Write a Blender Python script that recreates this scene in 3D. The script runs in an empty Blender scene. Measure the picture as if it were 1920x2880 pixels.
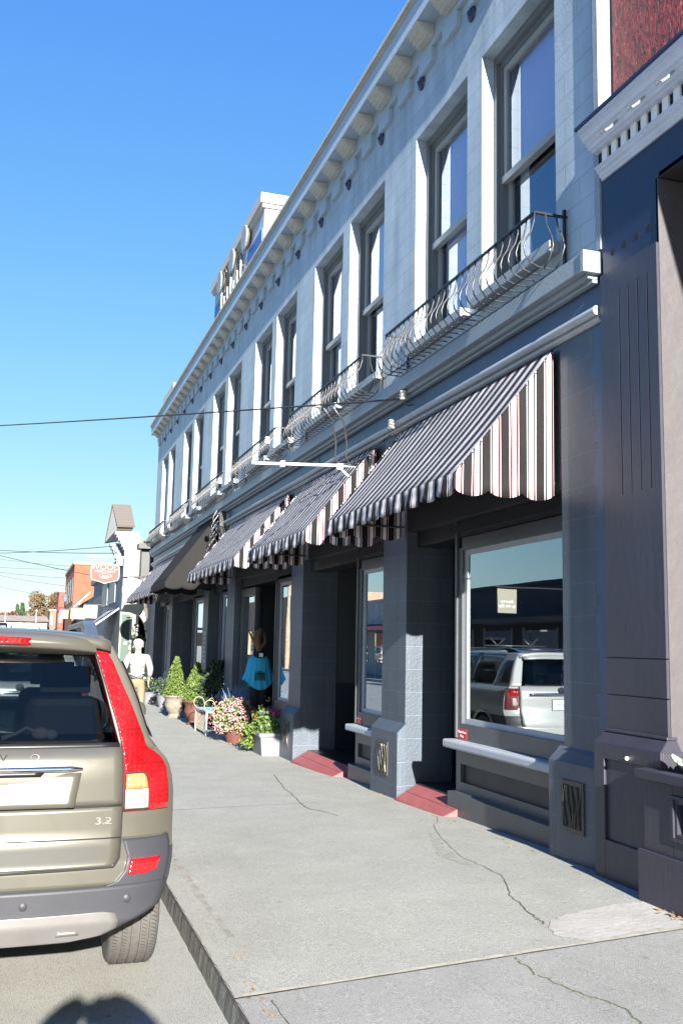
import bpy, bmesh, math, random
from mathutils import Vector, Matrix
random.seed(7)
PI = math.pi
C = bpy.context.scene.collection
S = bpy.context.scene

# ------------------------------------------------------------------ camera
F_PX, YAW, PITCH, ROLL = 2730.67, 0.312795, 0.13666, 0.0207158
CAMZ = 1.70
fw = Vector((math.sin(YAW)*math.cos(PITCH), math.cos(YAW)*math.cos(PITCH), math.sin(PITCH)))
rt = Vector((math.cos(YAW), -math.sin(YAW), 0)); up = rt.cross(fw)
r2 = rt*math.cos(ROLL) + up*math.sin(ROLL); u2 = -rt*math.sin(ROLL) + up*math.cos(ROLL)
cam = bpy.data.cameras.new('camera'); co = bpy.data.objects.new('camera', cam); C.objects.link(co)
M = Matrix((r2, u2, -fw)).transposed().to_4x4(); M.translation = (0, 0, CAMZ); co.matrix_world = M
cam.sensor_fit = 'VERTICAL'; cam.sensor_height = 24; cam.lens = 24*F_PX/2880; cam.clip_start = .05; cam.clip_end = 3000
S.camera = co
# ------------------------------------------------------------------ world and sun
SUN_TO = Vector((-.0905, -.995, .328)).normalized()
EL = math.asin(SUN_TO.z)
w = bpy.data.worlds.new('World'); S.world = w; w.use_nodes = True
nt = w.node_tree; bg = nt.nodes['Background']
sky = nt.nodes.new('ShaderNodeTexSky'); sky.sky_type = 'NISHITA'; sky.sun_disc = False
sky.sun_elevation = EL; sky.sun_rotation = math.atan2(SUN_TO.x, SUN_TO.y); sky.air_density = 1.0; sky.dust_density = .3; sky.ozone_density = 2.5; sky.altitude = 0
# grade of the clear sky: deeper at the zenith, pale cyan at the horizon
sp_ = nt.nodes.new('ShaderNodeSeparateColor'); cb_ = nt.nodes.new('ShaderNodeCombineColor'); nt.links.new(sky.outputs[0], sp_.inputs[0])
for ch_, (k_, p_, b_) in enumerate(((.43, 1.22, .05), (.84, 1, .11), (7.0, 1, 1.9))):
    pw = nt.nodes.new('ShaderNodeMath'); pw.operation = 'POWER'; pw.inputs[1].default_value = p_; nt.links.new(sp_.outputs[ch_], pw.inputs[0])
    nu = nt.nodes.new('ShaderNodeMath'); nu.operation = 'MULTIPLY'; nu.inputs[1].default_value = k_; nt.links.new(pw.outputs[0], nu.inputs[0])
    de = nt.nodes.new('ShaderNodeMath'); de.operation = 'MULTIPLY_ADD'; de.inputs[1].default_value = b_; de.inputs[2].default_value = 1; nt.links.new(pw.outputs[0], de.inputs[0])
    dv = nt.nodes.new('ShaderNodeMath'); dv.operation = 'DIVIDE'; nt.links.new(nu.outputs[0], dv.inputs[0]); nt.links.new(de.outputs[0], dv.inputs[1]); nt.links.new(dv.outputs[0], cb_.inputs[ch_])
nt.links.new(cb_.outputs[0], bg.inputs[0]); bg.inputs[1].default_value = .075
sl = bpy.data.lights.new('sun', 'SUN'); sl.energy = 5.0; sl.angle = math.radians(.5); sl.color = (1, .95, .86)
so = bpy.data.objects.new('sun', sl); C.objects.link(so); so.rotation_euler = SUN_TO.to_track_quat('Z', 'Y').to_euler()
S.view_settings.view_transform = 'Standard'; S.view_settings.look = 'None'; S.view_settings.exposure = 2.0; S.view_settings.gamma = 1

# ------------------------------------------------------------------ materials
MT = {}
def nodes(m):
    m.use_nodes = True; t = m.node_tree; return t, t.nodes['Principled BSDF']
def mat(name, col, rough=.7, metal=0, var=0, vs=3.0, bump=0, bs=30.0, spec=None, coat=0, var2=0, stretch=None):
    if name in MT: return MT[name]
    m = bpy.data.materials.new(name); t, b = nodes(m); L = t.links
    b.inputs['Roughness'].default_value = rough; b.inputs['Metallic'].default_value = metal
    b.inputs['Base Color'].default_value = (*col, 1)
    if spec is not None: b.inputs['Specular IOR Level'].default_value = spec
    if coat: b.inputs['Coat Weight'].default_value = coat; b.inputs['Coat Roughness'].default_value = .03
    if var or bump or var2:
        g = t.nodes.new('ShaderNodeTexCoord'); src = g.outputs['Object']
        if stretch:
            mp = t.nodes.new('ShaderNodeMapping'); mp.inputs['Scale'].default_value = stretch; L.new(src, mp.inputs[0]); src = mp.outputs[0]
    if var or var2:
        cur = None
        n = t.nodes.new('ShaderNodeTexNoise'); n.inputs['Scale'].default_value = vs; n.inputs['Detail'].default_value = 8; n.inputs['Roughness'].default_value = .65; L.new(src, n.inputs[0])
        mr = t.nodes.new('ShaderNodeMapRange'); mr.inputs[1].default_value = .3; mr.inputs[2].default_value = .7; mr.inputs[3].default_value = 1-var; mr.inputs[4].default_value = 1+var; L.new(n.outputs[0], mr.inputs[0]); cur = mr.outputs[0]
        if var2:
            n2 = t.nodes.new('ShaderNodeTexNoise'); n2.inputs['Scale'].default_value = vs*22; n2.inputs['Detail'].default_value = 3; L.new(src, n2.inputs[0])
            m2 = t.nodes.new('ShaderNodeMapRange'); m2.inputs[1].default_value = .3; m2.inputs[2].default_value = .7; m2.inputs[3].default_value = 1-var2; m2.inputs[4].default_value = 1+var2; L.new(n2.outputs[0], m2.inputs[0])
            mm = t.nodes.new('ShaderNodeMath'); mm.operation = 'MULTIPLY'; L.new(cur, mm.inputs[0]); L.new(m2.outputs[0], mm.inputs[1]); cur = mm.outputs[0]
        vm = t.nodes.new('ShaderNodeVectorMath'); vm.operation = 'SCALE'; vm.inputs[0].default_value = col; L.new(cur, vm.inputs['Scale']); L.new(vm.outputs[0], b.inputs['Base Color'])
    if bump:
        nb = t.nodes.new('ShaderNodeTexNoise'); nb.inputs['Scale'].default_value = bs; nb.inputs['Detail'].default_value = 4; L.new(src, nb.inputs[0])
        bp = t.nodes.new('ShaderNodeBump'); bp.inputs['Strength'].default_value = bump; bp.inputs['Distance'].default_value = .02; L.new(nb.outputs[0], bp.inputs['Height']); L.new(bp.outputs[0], b.inputs['Normal'])
    MT[name] = m; return m
def block(name, col, bw, rh, mort=.006, var=.06, bump=.5, rough=.6, mortc=.8):
    """painted block wall, courses laid out in world units"""
    m = bpy.data.materials.new(name); t, b = nodes(m); L = t.links; N = t.nodes.new
    g = N('ShaderNodeNewGeometry'); s = N('ShaderNodeSeparateXYZ'); L.new(g.outputs['Position'], s.inputs[0])
    a = N('ShaderNodeMath'); a.operation = 'ADD'; L.new(s.outputs[0], a.inputs[0]); L.new(s.outputs[1], a.inputs[1])
    c = N('ShaderNodeCombineXYZ'); L.new(a.outputs[0], c.inputs[0]); L.new(s.outputs[2], c.inputs[1])
    nw = N('ShaderNodeTexNoise'); nw.inputs['Scale'].default_value = 9; L.new(g.outputs['Position'], nw.inputs[0])
    nv = N('ShaderNodeVectorMath'); nv.operation = 'MULTIPLY_ADD'; L.new(nw.outputs[1], nv.inputs[0]); nv.inputs[1].default_value = (.012, .012, 0); L.new(c.outputs[0], nv.inputs[2])
    br = N('ShaderNodeTexBrick'); br.inputs['Scale'].default_value = 1; br.inputs['Mortar Size'].default_value = mort; br.inputs['Mortar Smooth'].default_value = .4
    br.inputs['Brick Width'].default_value = bw; br.inputs['Row Height'].default_value = rh
    k = 1-var; br.inputs['Color1'].default_value = (*col, 1); br.inputs['Color2'].default_value = (col[0]*k, col[1]*k, col[2]*k, 1); br.inputs['Mortar'].default_value = (col[0]*mortc, col[1]*mortc, col[2]*mortc, 1)
    L.new(nv.outputs[0], br.inputs[0])
    n = N('ShaderNodeTexNoise'); n.inputs['Scale'].default_value = 2.2; n.inputs['Detail'].default_value = 8; L.new(g.outputs['Position'], n.inputs[0])
    mr = N('ShaderNodeMapRange'); mr.inputs[1].default_value = .3; mr.inputs[2].default_value = .7; mr.inputs[3].default_value = .9; mr.inputs[4].default_value = 1.1; L.new(n.outputs[0], mr.inputs[0])
    mq_ = N('ShaderNodeMapping'); mq_.inputs['Scale'].default_value = (5, 5, .35); L.new(g.outputs['Position'], mq_.inputs[0])
    n5 = N('ShaderNodeTexNoise'); n5.inputs['Scale'].default_value = 1; n5.inputs['Detail'].default_value = 6; L.new(mq_.outputs[0], n5.inputs[0])
    m5 = N('ShaderNodeMapRange'); m5.inputs[1].default_value = .32; m5.inputs[2].default_value = .62; m5.inputs[3].default_value = .84; m5.inputs[4].default_value = 1.06; L.new(n5.outputs[0], m5.inputs[0])
    mu_ = N('ShaderNodeMath'); mu_.operation = 'MULTIPLY'; L.new(mr.outputs[0], mu_.inputs[0]); L.new(m5.outputs[0], mu_.inputs[1])
    vm = N('ShaderNodeVectorMath'); vm.operation = 'SCALE'; L.new(br.outputs[0], vm.inputs[0]); L.new(mu_.outputs[0], vm.inputs['Scale']); L.new(vm.outputs[0], b.inputs['Base Color'])
    b.inputs['Roughness'].default_value = rough
    n3 = N('ShaderNodeTexNoise'); n3.inputs['Scale'].default_value = 40; L.new(g.outputs['Position'], n3.inputs[0])
    h = N('ShaderNodeMath'); h.operation = 'MULTIPLY_ADD'; L.new(br.outputs['Fac'], h.inputs[0]); h.inputs[1].default_value = -1.2; L.new(n3.outputs[0], h.inputs[2])
    bp = N('ShaderNodeBump'); bp.inputs['Strength'].default_value = bump; bp.inputs['Distance'].default_value = .012; L.new(h.outputs[0], bp.inputs['Height']); L.new(bp.outputs[0], b.inputs['Normal'])
    MT[name] = m; return m
def stripes(name, axis, period, stops, off=0.):
    m = bpy.data.materials.new(name); t, b = nodes(m); L = t.links; N = t.nodes.new
    g = N('ShaderNodeNewGeometry'); s = N('ShaderNodeSeparateXYZ'); L.new(g.outputs['Position'], s.inputs[0])
    a = N('ShaderNodeMath'); a.operation = 'MULTIPLY_ADD'; a.inputs[1].default_value = 1/period; a.inputs[2].default_value = 50+off; L.new(s.outputs[axis], a.inputs[0])
    f = N('ShaderNodeMath'); f.operation = 'FRACT'; L.new(a.outputs[0], f.inputs[0])
    r = N('ShaderNodeValToRGB'); r.color_ramp.interpolation = 'CONSTANT'; e = r.color_ramp.elements
    while len(e) < len(stops): e.new(.5)
    for i, (p, c) in enumerate(stops): e[i].position = p; e[i].color = (*c, 1)
    L.new(f.outputs[0], r.inputs[0]); b.inputs['Roughness'].default_value = .9; b.inputs['Specular IOR Level'].default_value = .12
    n = N('ShaderNodeTexNoise'); n.inputs['Scale'].default_value = 3.5; n.inputs['Detail'].default_value = 6; L.new(g.outputs['Position'], n.inputs[0]); q = N('ShaderNodeMapRange'); q.inputs[1].default_value = .3; q.inputs[2].default_value = .7; q.inputs[3].default_value = .82; q.inputs[4].default_value = 1.08; L.new(n.outputs[0], q.inputs[0])
    vm = N('ShaderNodeVectorMath'); vm.operation = 'SCALE'; L.new(r.outputs[0], vm.inputs[0]); L.new(q.outputs[0], vm.inputs['Scale']); L.new(vm.outputs[0], b.inputs['Base Color'])
    bp = N('ShaderNodeBump'); bp.inputs['Strength'].default_value = .35; bp.inputs['Distance'].default_value = .03; L.new(n.outputs[0], bp.inputs['Height']); L.new(bp.outputs[0], b.inputs['Normal'])
    MT[name] = m; return m
def glass(name, tint=(.8, .85, .85), boost=1.3, rough=0.0, base=.02, wav=0, refl=(1,1,1)):
    m = bpy.data.materials.new(name); m.use_nodes = True; t = m.node_tree; L = t.links; N = t.nodes.new
    t.nodes.remove(t.nodes['Principled BSDF']); out = t.nodes['Material Output']
    tr = N('ShaderNodeBsdfTransparent'); tr.inputs[0].default_value = (*tint, 1); gl = N('ShaderNodeBsdfGlossy'); gl.inputs['Roughness'].default_value = rough; gl.inputs[0].default_value = (*refl, 1)
    fr = N('ShaderNodeFresnel'); fr.inputs[0].default_value = 1.5
    ma = N('ShaderNodeMath'); ma.operation = 'MULTIPLY_ADD'; ma.inputs[1].default_value = boost; ma.inputs[2].default_value = base; ma.use_clamp = True; L.new(fr.outputs[0], ma.inputs[0])
    gb = N('ShaderNodeNewGeometry'); ib = N('ShaderNodeMath'); ib.operation = 'SUBTRACT'; ib.inputs[0].default_value = 1; L.new(gb.outputs['Backfacing'], ib.inputs[1])
    fb = N('ShaderNodeMath'); fb.operation = 'MULTIPLY'; L.new(ma.outputs[0], fb.inputs[0]); L.new(ib.outputs[0], fb.inputs[1])
    mx = N('ShaderNodeMixShader'); L.new(fb.outputs[0], mx.inputs[0]); L.new(tr.outputs[0], mx.inputs[1]); L.new(gl.outputs[0], mx.inputs[2]); L.new(mx.outputs[0], out.inputs[0])
    if wav:
        g = N('ShaderNodeNewGeometry'); n = N('ShaderNodeTexNoise'); n.inputs['Scale'].default_value = 1.6; n.inputs['Detail'].default_value = 0; L.new(g.outputs['Position'], n.inputs[0])
        bp = N('ShaderNodeBump'); bp.inputs['Strength'].default_value = wav; bp.inputs['Distance'].default_value = .01; L.new(n.outputs[0], bp.inputs['Height']); L.new(bp.outputs[0], gl.inputs['Normal'])
    MT[name] = m; return m
def paving(name, col, tint2, speck=.35, pit=75):
    m = bpy.data.materials.new(name); t, b = nodes(m); L = t.links; N = t.nodes.new
    g = N('ShaderNodeNewGeometry'); P = g.outputs['Position']
    def noise(sc, d, lo, hi, a=.3, c=.7):
        n = N('ShaderNodeTexNoise'); n.inputs['Scale'].default_value = sc; n.inputs['Detail'].default_value = d; n.inputs['Roughness'].default_value = .6; L.new(P, n.inputs[0])
        mr = N('ShaderNodeMapRange'); mr.inputs[1].default_value = a; mr.inputs[2].default_value = c; mr.inputs[3].default_value = lo; mr.inputs[4].default_value = hi; L.new(n.outputs[0], mr.inputs[0]); return mr.outputs[0], n
    big, _ = noise(.9, 9, 0, 1); fine, nf = noise(190, 2, 1-speck, 1+speck); mid, _ = noise(30, 5, .93, 1.07)
    v = N('ShaderNodeTexVoronoi'); v.inputs['Scale'].default_value = pit; L.new(P, v.inputs[0])
    vr = N('ShaderNodeMapRange'); vr.inputs[1].default_value = .08; vr.inputs[2].default_value = .3; vr.inputs[3].default_value = .72; vr.inputs[4].default_value = 1.03; L.new(v.outputs['Distance'], vr.inputs[0])
    mx = N('ShaderNodeMix'); mx.data_type = 'RGBA'; mx.inputs[6].default_value = (*col, 1); mx.inputs[7].default_value = (*tint2, 1); L.new(big, mx.inputs[0])
    cur = mx.outputs[2]
    v2 = N('ShaderNodeTexVoronoi'); v2.inputs['Scale'].default_value = 2.3; L.new(P, v2.inputs[0]); sr = N('ShaderNodeMapRange'); sr.inputs[1].default_value = .03; sr.inputs[2].default_value = .055; sr.inputs[3].default_value = .75; sr.inputs[4].default_value = 1; L.new(v2.outputs['Distance'], sr.inputs[0])
    blot, _ = noise(2.7, 4, .94, 1.03, .38, .62)
    for k in (fine, mid, vr.outputs[0], sr.outputs[0], blot):
        vm = N('ShaderNodeVectorMath'); vm.operation = 'SCALE'; L.new(cur, vm.inputs[0]); L.new(k, vm.inputs['Scale']); cur = vm.outputs[0]
    L.new(cur, b.inputs['Base Color']); b.inputs['Roughness'].default_value = .9; b.inputs['Specular IOR Level'].default_value = .25
    bp = N('ShaderNodeBump'); bp.inputs['Strength'].default_value = .35; bp.inputs['Distance'].default_value = .006; L.new(nf.outputs[0], bp.inputs['Height']); L.new(bp.outputs[0], b.inputs['Normal'])
    MT[name] = m; return m

# ------------------------------------------------------------------ mesh builder
class MB:
    def __init__(s): s.v = []; s.f = []
    def add(s, vs, fs):
        n = len(s.v); s.v += [tuple(p) for p in vs]; s.f += [tuple(i+n for i in q) for q in fs]; return s
    def box(s, x0, x1, y0, y1, z0, z1):
        return s.add([(x0,y0,z0),(x1,y0,z0),(x1,y1,z0),(x0,y1,z0),(x0,y0,z1),(x1,y0,z1),(x1,y1,z1),(x0,y1,z1)],
            [(0,3,2,1),(4,5,6,7),(0,1,5,4),(1,2,6,5),(2,3,7,6),(3,0,4,7)])
    def hexa(s, p): return s.add(p, [(0,3,2,1),(4,5,6,7),(0,1,5,4),(1,2,6,5),(2,3,7,6),(3,0,4,7)])
    def prism(s, poly, axis, a, b):
        n = len(poly); vs = []
        for c in (a, b):
            for u, v in poly: vs.append({0:(c,u,v),1:(u,c,v),2:(u,v,c)}[axis])
        return s.add(vs, [tuple(range(n)), tuple(range(2*n-1, n-1, -1))]+[(i,i+n,(i+1)%n+n,(i+1)%n) for i in range(n)])
    def tube(s, pts, r, n=8, cap=True):
        pts = [Vector(p) for p in pts]; rs = r if isinstance(r, (list, tuple)) else [r]*len(pts)
        rings = []; prev = None
        for i, p in enumerate(pts):
            d = (pts[min(i+1, len(pts)-1)]-pts[max(i-1, 0)]).normalized()
            a = d.orthogonal().normalized() if prev is None else (prev-d*prev.dot(d)).normalized()
            prev = a; b = d.cross(a)
            rings.append([p+(a*math.cos(2*PI*k/n)+b*math.sin(2*PI*k/n))*rs[i] for k in range(n)])
        vs = [q for g in rings for q in g]; fs = []
        for i in range(len(pts)-1):
            for k in range(n): fs.append((i*n+k, i*n+(k+1)%n, (i+1)*n+(k+1)%n, (i+1)*n+k))
        if cap: fs += [tuple(range(n-1, -1, -1)), tuple(range((len(pts)-1)*n, len(pts)*n))]
        return s.add(vs, fs)
    def lathe(s, prof, c, n=20, axis=2, ripple=None):
        vs = []
        for r, h in prof:
            for k in range(n):
                a = 2*PI*k/n; rr = r*(1+(ripple(a, h) if ripple else 0)); x, y = rr*math.cos(a), rr*math.sin(a)
                vs.append({2:(c[0]+x,c[1]+y,c[2]+h),0:(c[0]+h,c[1]+x,c[2]+y),1:(c[0]+x,c[1]+h,c[2]+y)}[axis])
        fs = [(i*n+k, i*n+(k+1)%n, (i+1)*n+(k+1)%n, (i+1)*n+k) for i in range(len(prof)-1) for k in range(n)]
        fs += [tuple(range(n-1,-1,-1)), tuple(range((len(prof)-1)*n, len(prof)*n))]
        return s.add(vs, fs)
    def grid(s, fn, nu, nv, th=None):
        """fn(u,v)->point, u,v in 0..1 ; th = vector offset for a back side"""
        n = len(s.v); vs = [tuple(fn(i/nu, j/nv)) for j in range(nv+1) for i in range(nu+1)]
        fs = [(j*(nu+1)+i, j*(nu+1)+i+1, (j+1)*(nu+1)+i+1, (j+1)*(nu+1)+i) for j in range(nv) for i in range(nu)]
        if th is None: return s.add(vs, fs)
        K = len(vs); vs2 = [(p[0]+th[0], p[1]+th[1], p[2]+th[2]) for p in vs]; fs2 = [tuple(k+K for k in reversed(f)) for f in fs]
        ring = [i for i in range(nu+1)]+[j*(nu+1)+nu for j in range(1, nv+1)]+[nv*(nu+1)+i for i in range(nu-1, -1, -1)]+[j*(nu+1) for j in range(nv-1, 0, -1)]
        R = len(ring); side = [(ring[i], ring[i]+K, ring[(i+1)%R]+K, ring[(i+1)%R]) for i in range(R)]
        return s.add(vs+vs2, fs+fs2+side)
    def ball(s, c, r, n=8, m=6):
        rr = r if isinstance(r, tuple) else (r, r, r); vs = [(c[0],c[1],c[2]-rr[2])]; fs = []
        for j in range(1, m):
            t = PI*j/m
            for k in range(n): vs.append((c[0]+rr[0]*math.sin(t)*math.cos(2*PI*k/n), c[1]+rr[1]*math.sin(t)*math.sin(2*PI*k/n), c[2]-rr[2]*math.cos(t)))
        vs.append((c[0],c[1],c[2]+rr[2])); T = len(vs)-1
        for k in range(n): fs.append((0, 1+(k+1)%n, 1+k)); fs.append((T, T-n+k, T-n+(k+1)%n))
        for j in range(m-2):
            for k in range(n): a = 1+j*n; fs.append((a+k, a+(k+1)%n, a+n+(k+1)%n, a+n+k))
        return s.add(vs, fs)
WL = {}
def tag(o, label=None, cat=None, group=None, kind=None):
    if label: o['label'] = label
    if cat: o['category'] = cat
    if group: o['group'] = group
    if kind: o['kind'] = kind
    return o
def thing(name, label, cat, loc=(0,0,0), group=None):
    o = bpy.data.objects.new(name, None); C.objects.link(o); o.location = loc; o.empty_display_size = .2
    WL[o] = Vector(loc); return tag(o, label, cat, group)
def obj(name, mb, m, parent=None, smooth=False, label=None, cat=None, group=None, kind=None, bevel=0, fixn=True):
    me = bpy.data.meshes.new(name); off = WL[parent] if parent is not None else Vector((0,0,0))
    me.from_pydata([(p[0]-off.x, p[1]-off.y, p[2]-off.z) for p in mb.v], [], mb.f); me.validate()
    if fixn:
        bm = bmesh.new(); bm.from_mesh(me); bmesh.ops.recalc_face_normals(bm, faces=bm.faces); bm.to_mesh(me); bm.free()
    ms = m if isinstance(m, (list, tuple)) else [m]
    for x in ms: me.materials.append(MT[x] if isinstance(x, str) else x)
    if smooth:
        me.shade_smooth()
    o = bpy.data.objects.new(name, me); C.objects.link(o)
    if parent is not None: o.parent = parent
    WL[o] = off
    if smooth and smooth != 'all':
        md = o.modifiers.new('es', 'EDGE_SPLIT'); md.split_angle = math.radians(42)
    if bevel:
        md = o.modifiers.new('bv', 'BEVEL'); md.width = bevel; md.segments = 2; md.limit_method = 'ANGLE'
    return tag(o, label, cat, group, kind)
def struct(name, mb, m, **k): return obj(name, mb, m, kind='structure', **k)
def text(name, body, m, parent, loc, size, rot, ext=.004, align='CENTER', sx=1, shear=0):
    cu = bpy.data.curves.new(name, 'FONT'); cu.body = body; cu.size = size; cu.extrude = ext; cu.align_x = align; cu.align_y = 'CENTER'; cu.shear = shear
    tmp = bpy.data.objects.new('tmp', cu); C.objects.link(tmp); bpy.context.view_layer.update()
    me = bpy.data.meshes.new_from_object(tmp.evaluated_get(bpy.context.evaluated_depsgraph_get())); bpy.data.objects.remove(tmp)
    me.name = name; me.materials.clear(); me.materials.append(MT[m] if isinstance(m, str) else m)
    me.transform(Matrix.Translation(Vector(loc)-(WL[parent] if parent is not None else Vector((0,0,0)))) @ Matrix(rot).to_4x4() @ Matrix.Diagonal((sx,1,1,1)))
    o = bpy.data.objects.new(name, me); C.objects.link(o); o.parent = parent; WL[o] = WL[parent]; return o
ROT_CAM = ((1,0,0),(0,0,-1),(0,1,0))       # text facing -Y (towards the camera)
ROT_STREET_E = ((0,0,1),(1,0,0),(0,1,0))   # text facing +X, readable from +X
ROT_STREET_W = ((0,0,-1),(-1,0,0),(0,1,0)) # text facing -X
def kids(o): return list(o.children)
def dup(root, loc, rz=0, label=None, parent=None, scale=None):
    r = root.copy(); C.objects.link(r); r.location = loc; r.rotation_euler = (0,0,rz)
    if scale: r.scale = scale
    if label: r['label'] = label
    for ch in kids(root):
        if ch.name in bpy.data.objects:
            c = ch.copy(); C.objects.link(c); c.parent = r
            for g in kids(ch):
                d = g.copy(); C.objects.link(d); d.parent = c
    return r
def leaves(mb, fn, n, size, jit=.5, up=.3):
    """n leaf quads; fn() -> (point, size multiplier)"""
    for _ in range(n):
        p, k = fn(); s = size*k*random.uniform(1-jit, 1+jit)
        d = Vector((random.gauss(0,1), random.gauss(0,1), random.gauss(0,1)+up)).normalized(); a = d.orthogonal().normalized()
        a.rotate(Matrix.Rotation(random.uniform(0, 6.28), 3, d)); b = d.cross(a)*.55; p = Vector(p)
        mb.add([p-a*s*.5, p+b*s*.5, p+a*s*.5, p-b*s*.5], [(0,1,2,3)])
    return mb
# ------------------------------------------------------------------ palette
paving('sidewalk_far', (.275,.275,.245), (.312,.312,.28), .48)
paving('sidewalk_near', (.25,.25,.232), (.282,.282,.262), .5)
paving('road_asphalt', (.265,.265,.245), (.30,.30,.275), .75, 34)
mat('kerb_concrete', (.12,.122,.11), .9, var=.35, vs=9, bump=.5, bs=60, var2=.2)
mat('kerb_dark', (.05,.04,.04), .9, var=.3, vs=12)
mat('crack', (.07,.065,.05), .95); mat('moss_crack', (.09,.12,.03), .95, var=.4, vs=30); mat('joint_light', (.37,.35,.28), .9, var=.25, vs=20)
mat('patch', (.36,.345,.32), .9, var=.12, vs=5, var2=.1, bump=.2)
mat('stain', (.25,.245,.215), .9, var=.3, vs=12)
mat('ground', (.16,.17,.11), .95, var=.3, vs=.3)
block('upper_block', (.35,.425,.49), .42, .2, mort=.004, bump=.12, rough=.5, mortc=.6)
block('lower_block', (.062,.08,.105), .55, .245, mort=.005, bump=.3, rough=.45, mortc=1.35)
block('return_block', (.20,.22,.24), .55, .245, mort=.005, bump=.5, rough=.5, mortc=1.15)
mat('upper_paint', (.34,.43,.52), .5, var=.08, vs=1.5, bump=.1, bs=25)
mat('frieze_paint', (.06,.09,.155), .4, var=.1, vs=1.5, bump=.1, bs=20)
mat('trim_grey', (.235,.275,.31), .45, var=.08, vs=4, bump=.12, bs=40)
mat('cornice_paint', (.42,.42,.38), .5, var=.1, vs=4, bump=.15, bs=40)
mat('frame_slate', (.12,.135,.15), .4, var=.08, vs=5)
mat('sash_paint', (.27,.285,.28), .4)
mat('shop_frame', (.065,.072,.082), .35, var=.12, vs=3, bump=.1, bs=30)
mat('sill_paint', (.33,.36,.40), .4, var=.08, vs=4)
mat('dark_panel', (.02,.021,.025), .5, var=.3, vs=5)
mat('dark_room', (.03,.03,.033), .8); mat('recess_wall', (.035,.04,.043), .5, var=.1, vs=2)  # recess_wall carries the doorway shade in its dark colour
mat('wainscot', (.012,.014,.018), .4, var=.15, vs=4)  # near black: shade of the recesses and headers put into the colour
mat('medallion', (.02,.022,.07), .35)
mat('iron', (.018,.02,.028), .35, metal=.3); mat('iron_worn', (.055,.055,.06), .35, metal=.3, var=.4, vs=14)
mat('curtain', (.62,.6,.5), .9); mat('blind', (.52,.52,.56), .6)
mat('white_paint', (.78,.78,.76), .45, var=.05, vs=4); mat('pale_blue_trim', (.55,.6,.72), .45, var=.08, vs=3)
mat('navy_paint', (.012,.018,.05), .4, var=.12, vs=2, bump=.08, bs=15)
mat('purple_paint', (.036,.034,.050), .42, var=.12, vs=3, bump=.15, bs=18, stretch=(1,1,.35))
mat('purple_sunlit', (.07,.064,.07), .5, var=.06, vs=3, bump=.3, bs=10)  # purple_paint made lighter and pinker, sunlight put into the colour
mat('ramp_red', (.27,.068,.068), .65, var=.15, vs=7, bump=.3, bs=40)
mat('sticker_red', (.45,.02,.03), .4); mat('letter_white', (.85,.83,.8), .5)
mat('gold_scroll', (.25,.22,.17), .4, metal=.6, var=.4, vs=12)
mat('bronze_grille', (.075,.07,.06), .45, metal=.4, var=.4, vs=14)
mat('roof_dark', (.03,.03,.035), .8)
mat('cap_white', (.45,.43,.39), .5); mat('sign_blue', (.03,.09,.36), .4, var=.15, vs=3)
mat('conduit', (.62,.62,.6), .4, var=.1, vs=8); mat('wire', (.02,.02,.022), .6); mat('porcelain', (.75,.7,.6), .15)
mat('black_canvas', (.02,.0195,.0205), .9, spec=.1, var=.08, vs=2, bump=.1, bs=12)
mat('copper', (.3,.17,.09), .4, metal=.5)
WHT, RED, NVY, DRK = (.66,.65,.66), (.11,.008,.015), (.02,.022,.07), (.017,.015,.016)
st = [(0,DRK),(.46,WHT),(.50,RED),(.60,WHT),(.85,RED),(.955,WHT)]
st2 = [(0,DRK),(.46,(.5,.5,.5)),(.50,NVY),(.57,(.44,.43,.45)),(.88,NVY),(.95,(.5,.5,.5))]  # same cloth with shade in the colour: greyer whites, navy lines
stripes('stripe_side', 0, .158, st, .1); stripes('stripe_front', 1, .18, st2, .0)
glass('upper_glass', (.86,.88,.95), 1.6, .0, .10, wav=.12, refl=(.85,.9,1)); glass('shop_glass', (.7,.75,.75), 2.2, 0, .17, wav=.04, refl=(.80,.90,1)); glass('far_glass', (.4,.45,.5), 3, .02, .3)

# ------------------------------------------------------------------ terrain, road, sidewalk
def lerp(t, T):
    for (a, b), (c, d) in zip(T, T[1:]):
        if t <= c: return b if t <= a else b+(d-b)*(t-a)/(c-a)
    return T[-1][1]
FX = 3.96
GX_ = FX+.12
def z_road(y): return lerp(y, [(7,0),(14,-.085),(40,-.1)])
def z_curb(y): return lerp(y, [(7,.12),(14,.035),(40,.02)])
def z_wall(y): return lerp(y, [(6,.2),(10,.1),(14,0)])
def zs(x, y):
    t = min(max((x-1)/2.96, 0), 1); return z_curb(y)+(z_wall(y)-z_curb(y))*t
struct('ground', MB().box(-600,600,-40,1500,-1.2,-.6), 'ground')
ys = [-30,-10,0,2,4,5,6,7,8,9,10,12,14,18,24,32,40,60,90,128]
def sheet(x0, x1, fz, dz=0, Y=ys, nx=1):
    m = MB(); xs = [x0+(x1-x0)*i/nx for i in range(nx+1)]
    vs = [(x, y, fz(x, y)+dz) for y in Y for x in xs]; k = nx+1
    return m.add(vs, [(j*k+i, j*k+i+1, (j+1)*k+i+1, (j+1)*k+i) for j in range(len(Y)-1) for i in range(nx)])
struct('road', sheet(-9, 1.0, lambda x,y: z_road(y), nx=2), 'road_asphalt')
JY = lambda x: 4.53+.088*(x-1)
def between(x0, x1, fa, fb, nx, m=None, dz=0):
    m = m or MB(); ny = len(fa)
    return m
mf = MB(); xs = [1.008+(3.4*i/6) for i in range(7)]; xs[-1] = 8.5
Yf = [0]+[y for y in ys if y > 5]
vs = [(x, (JY(x) if j == 0 else y), zs(x, JY(x) if j == 0 else y)) for j, y in enumerate(Yf) for x in xs]
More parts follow.
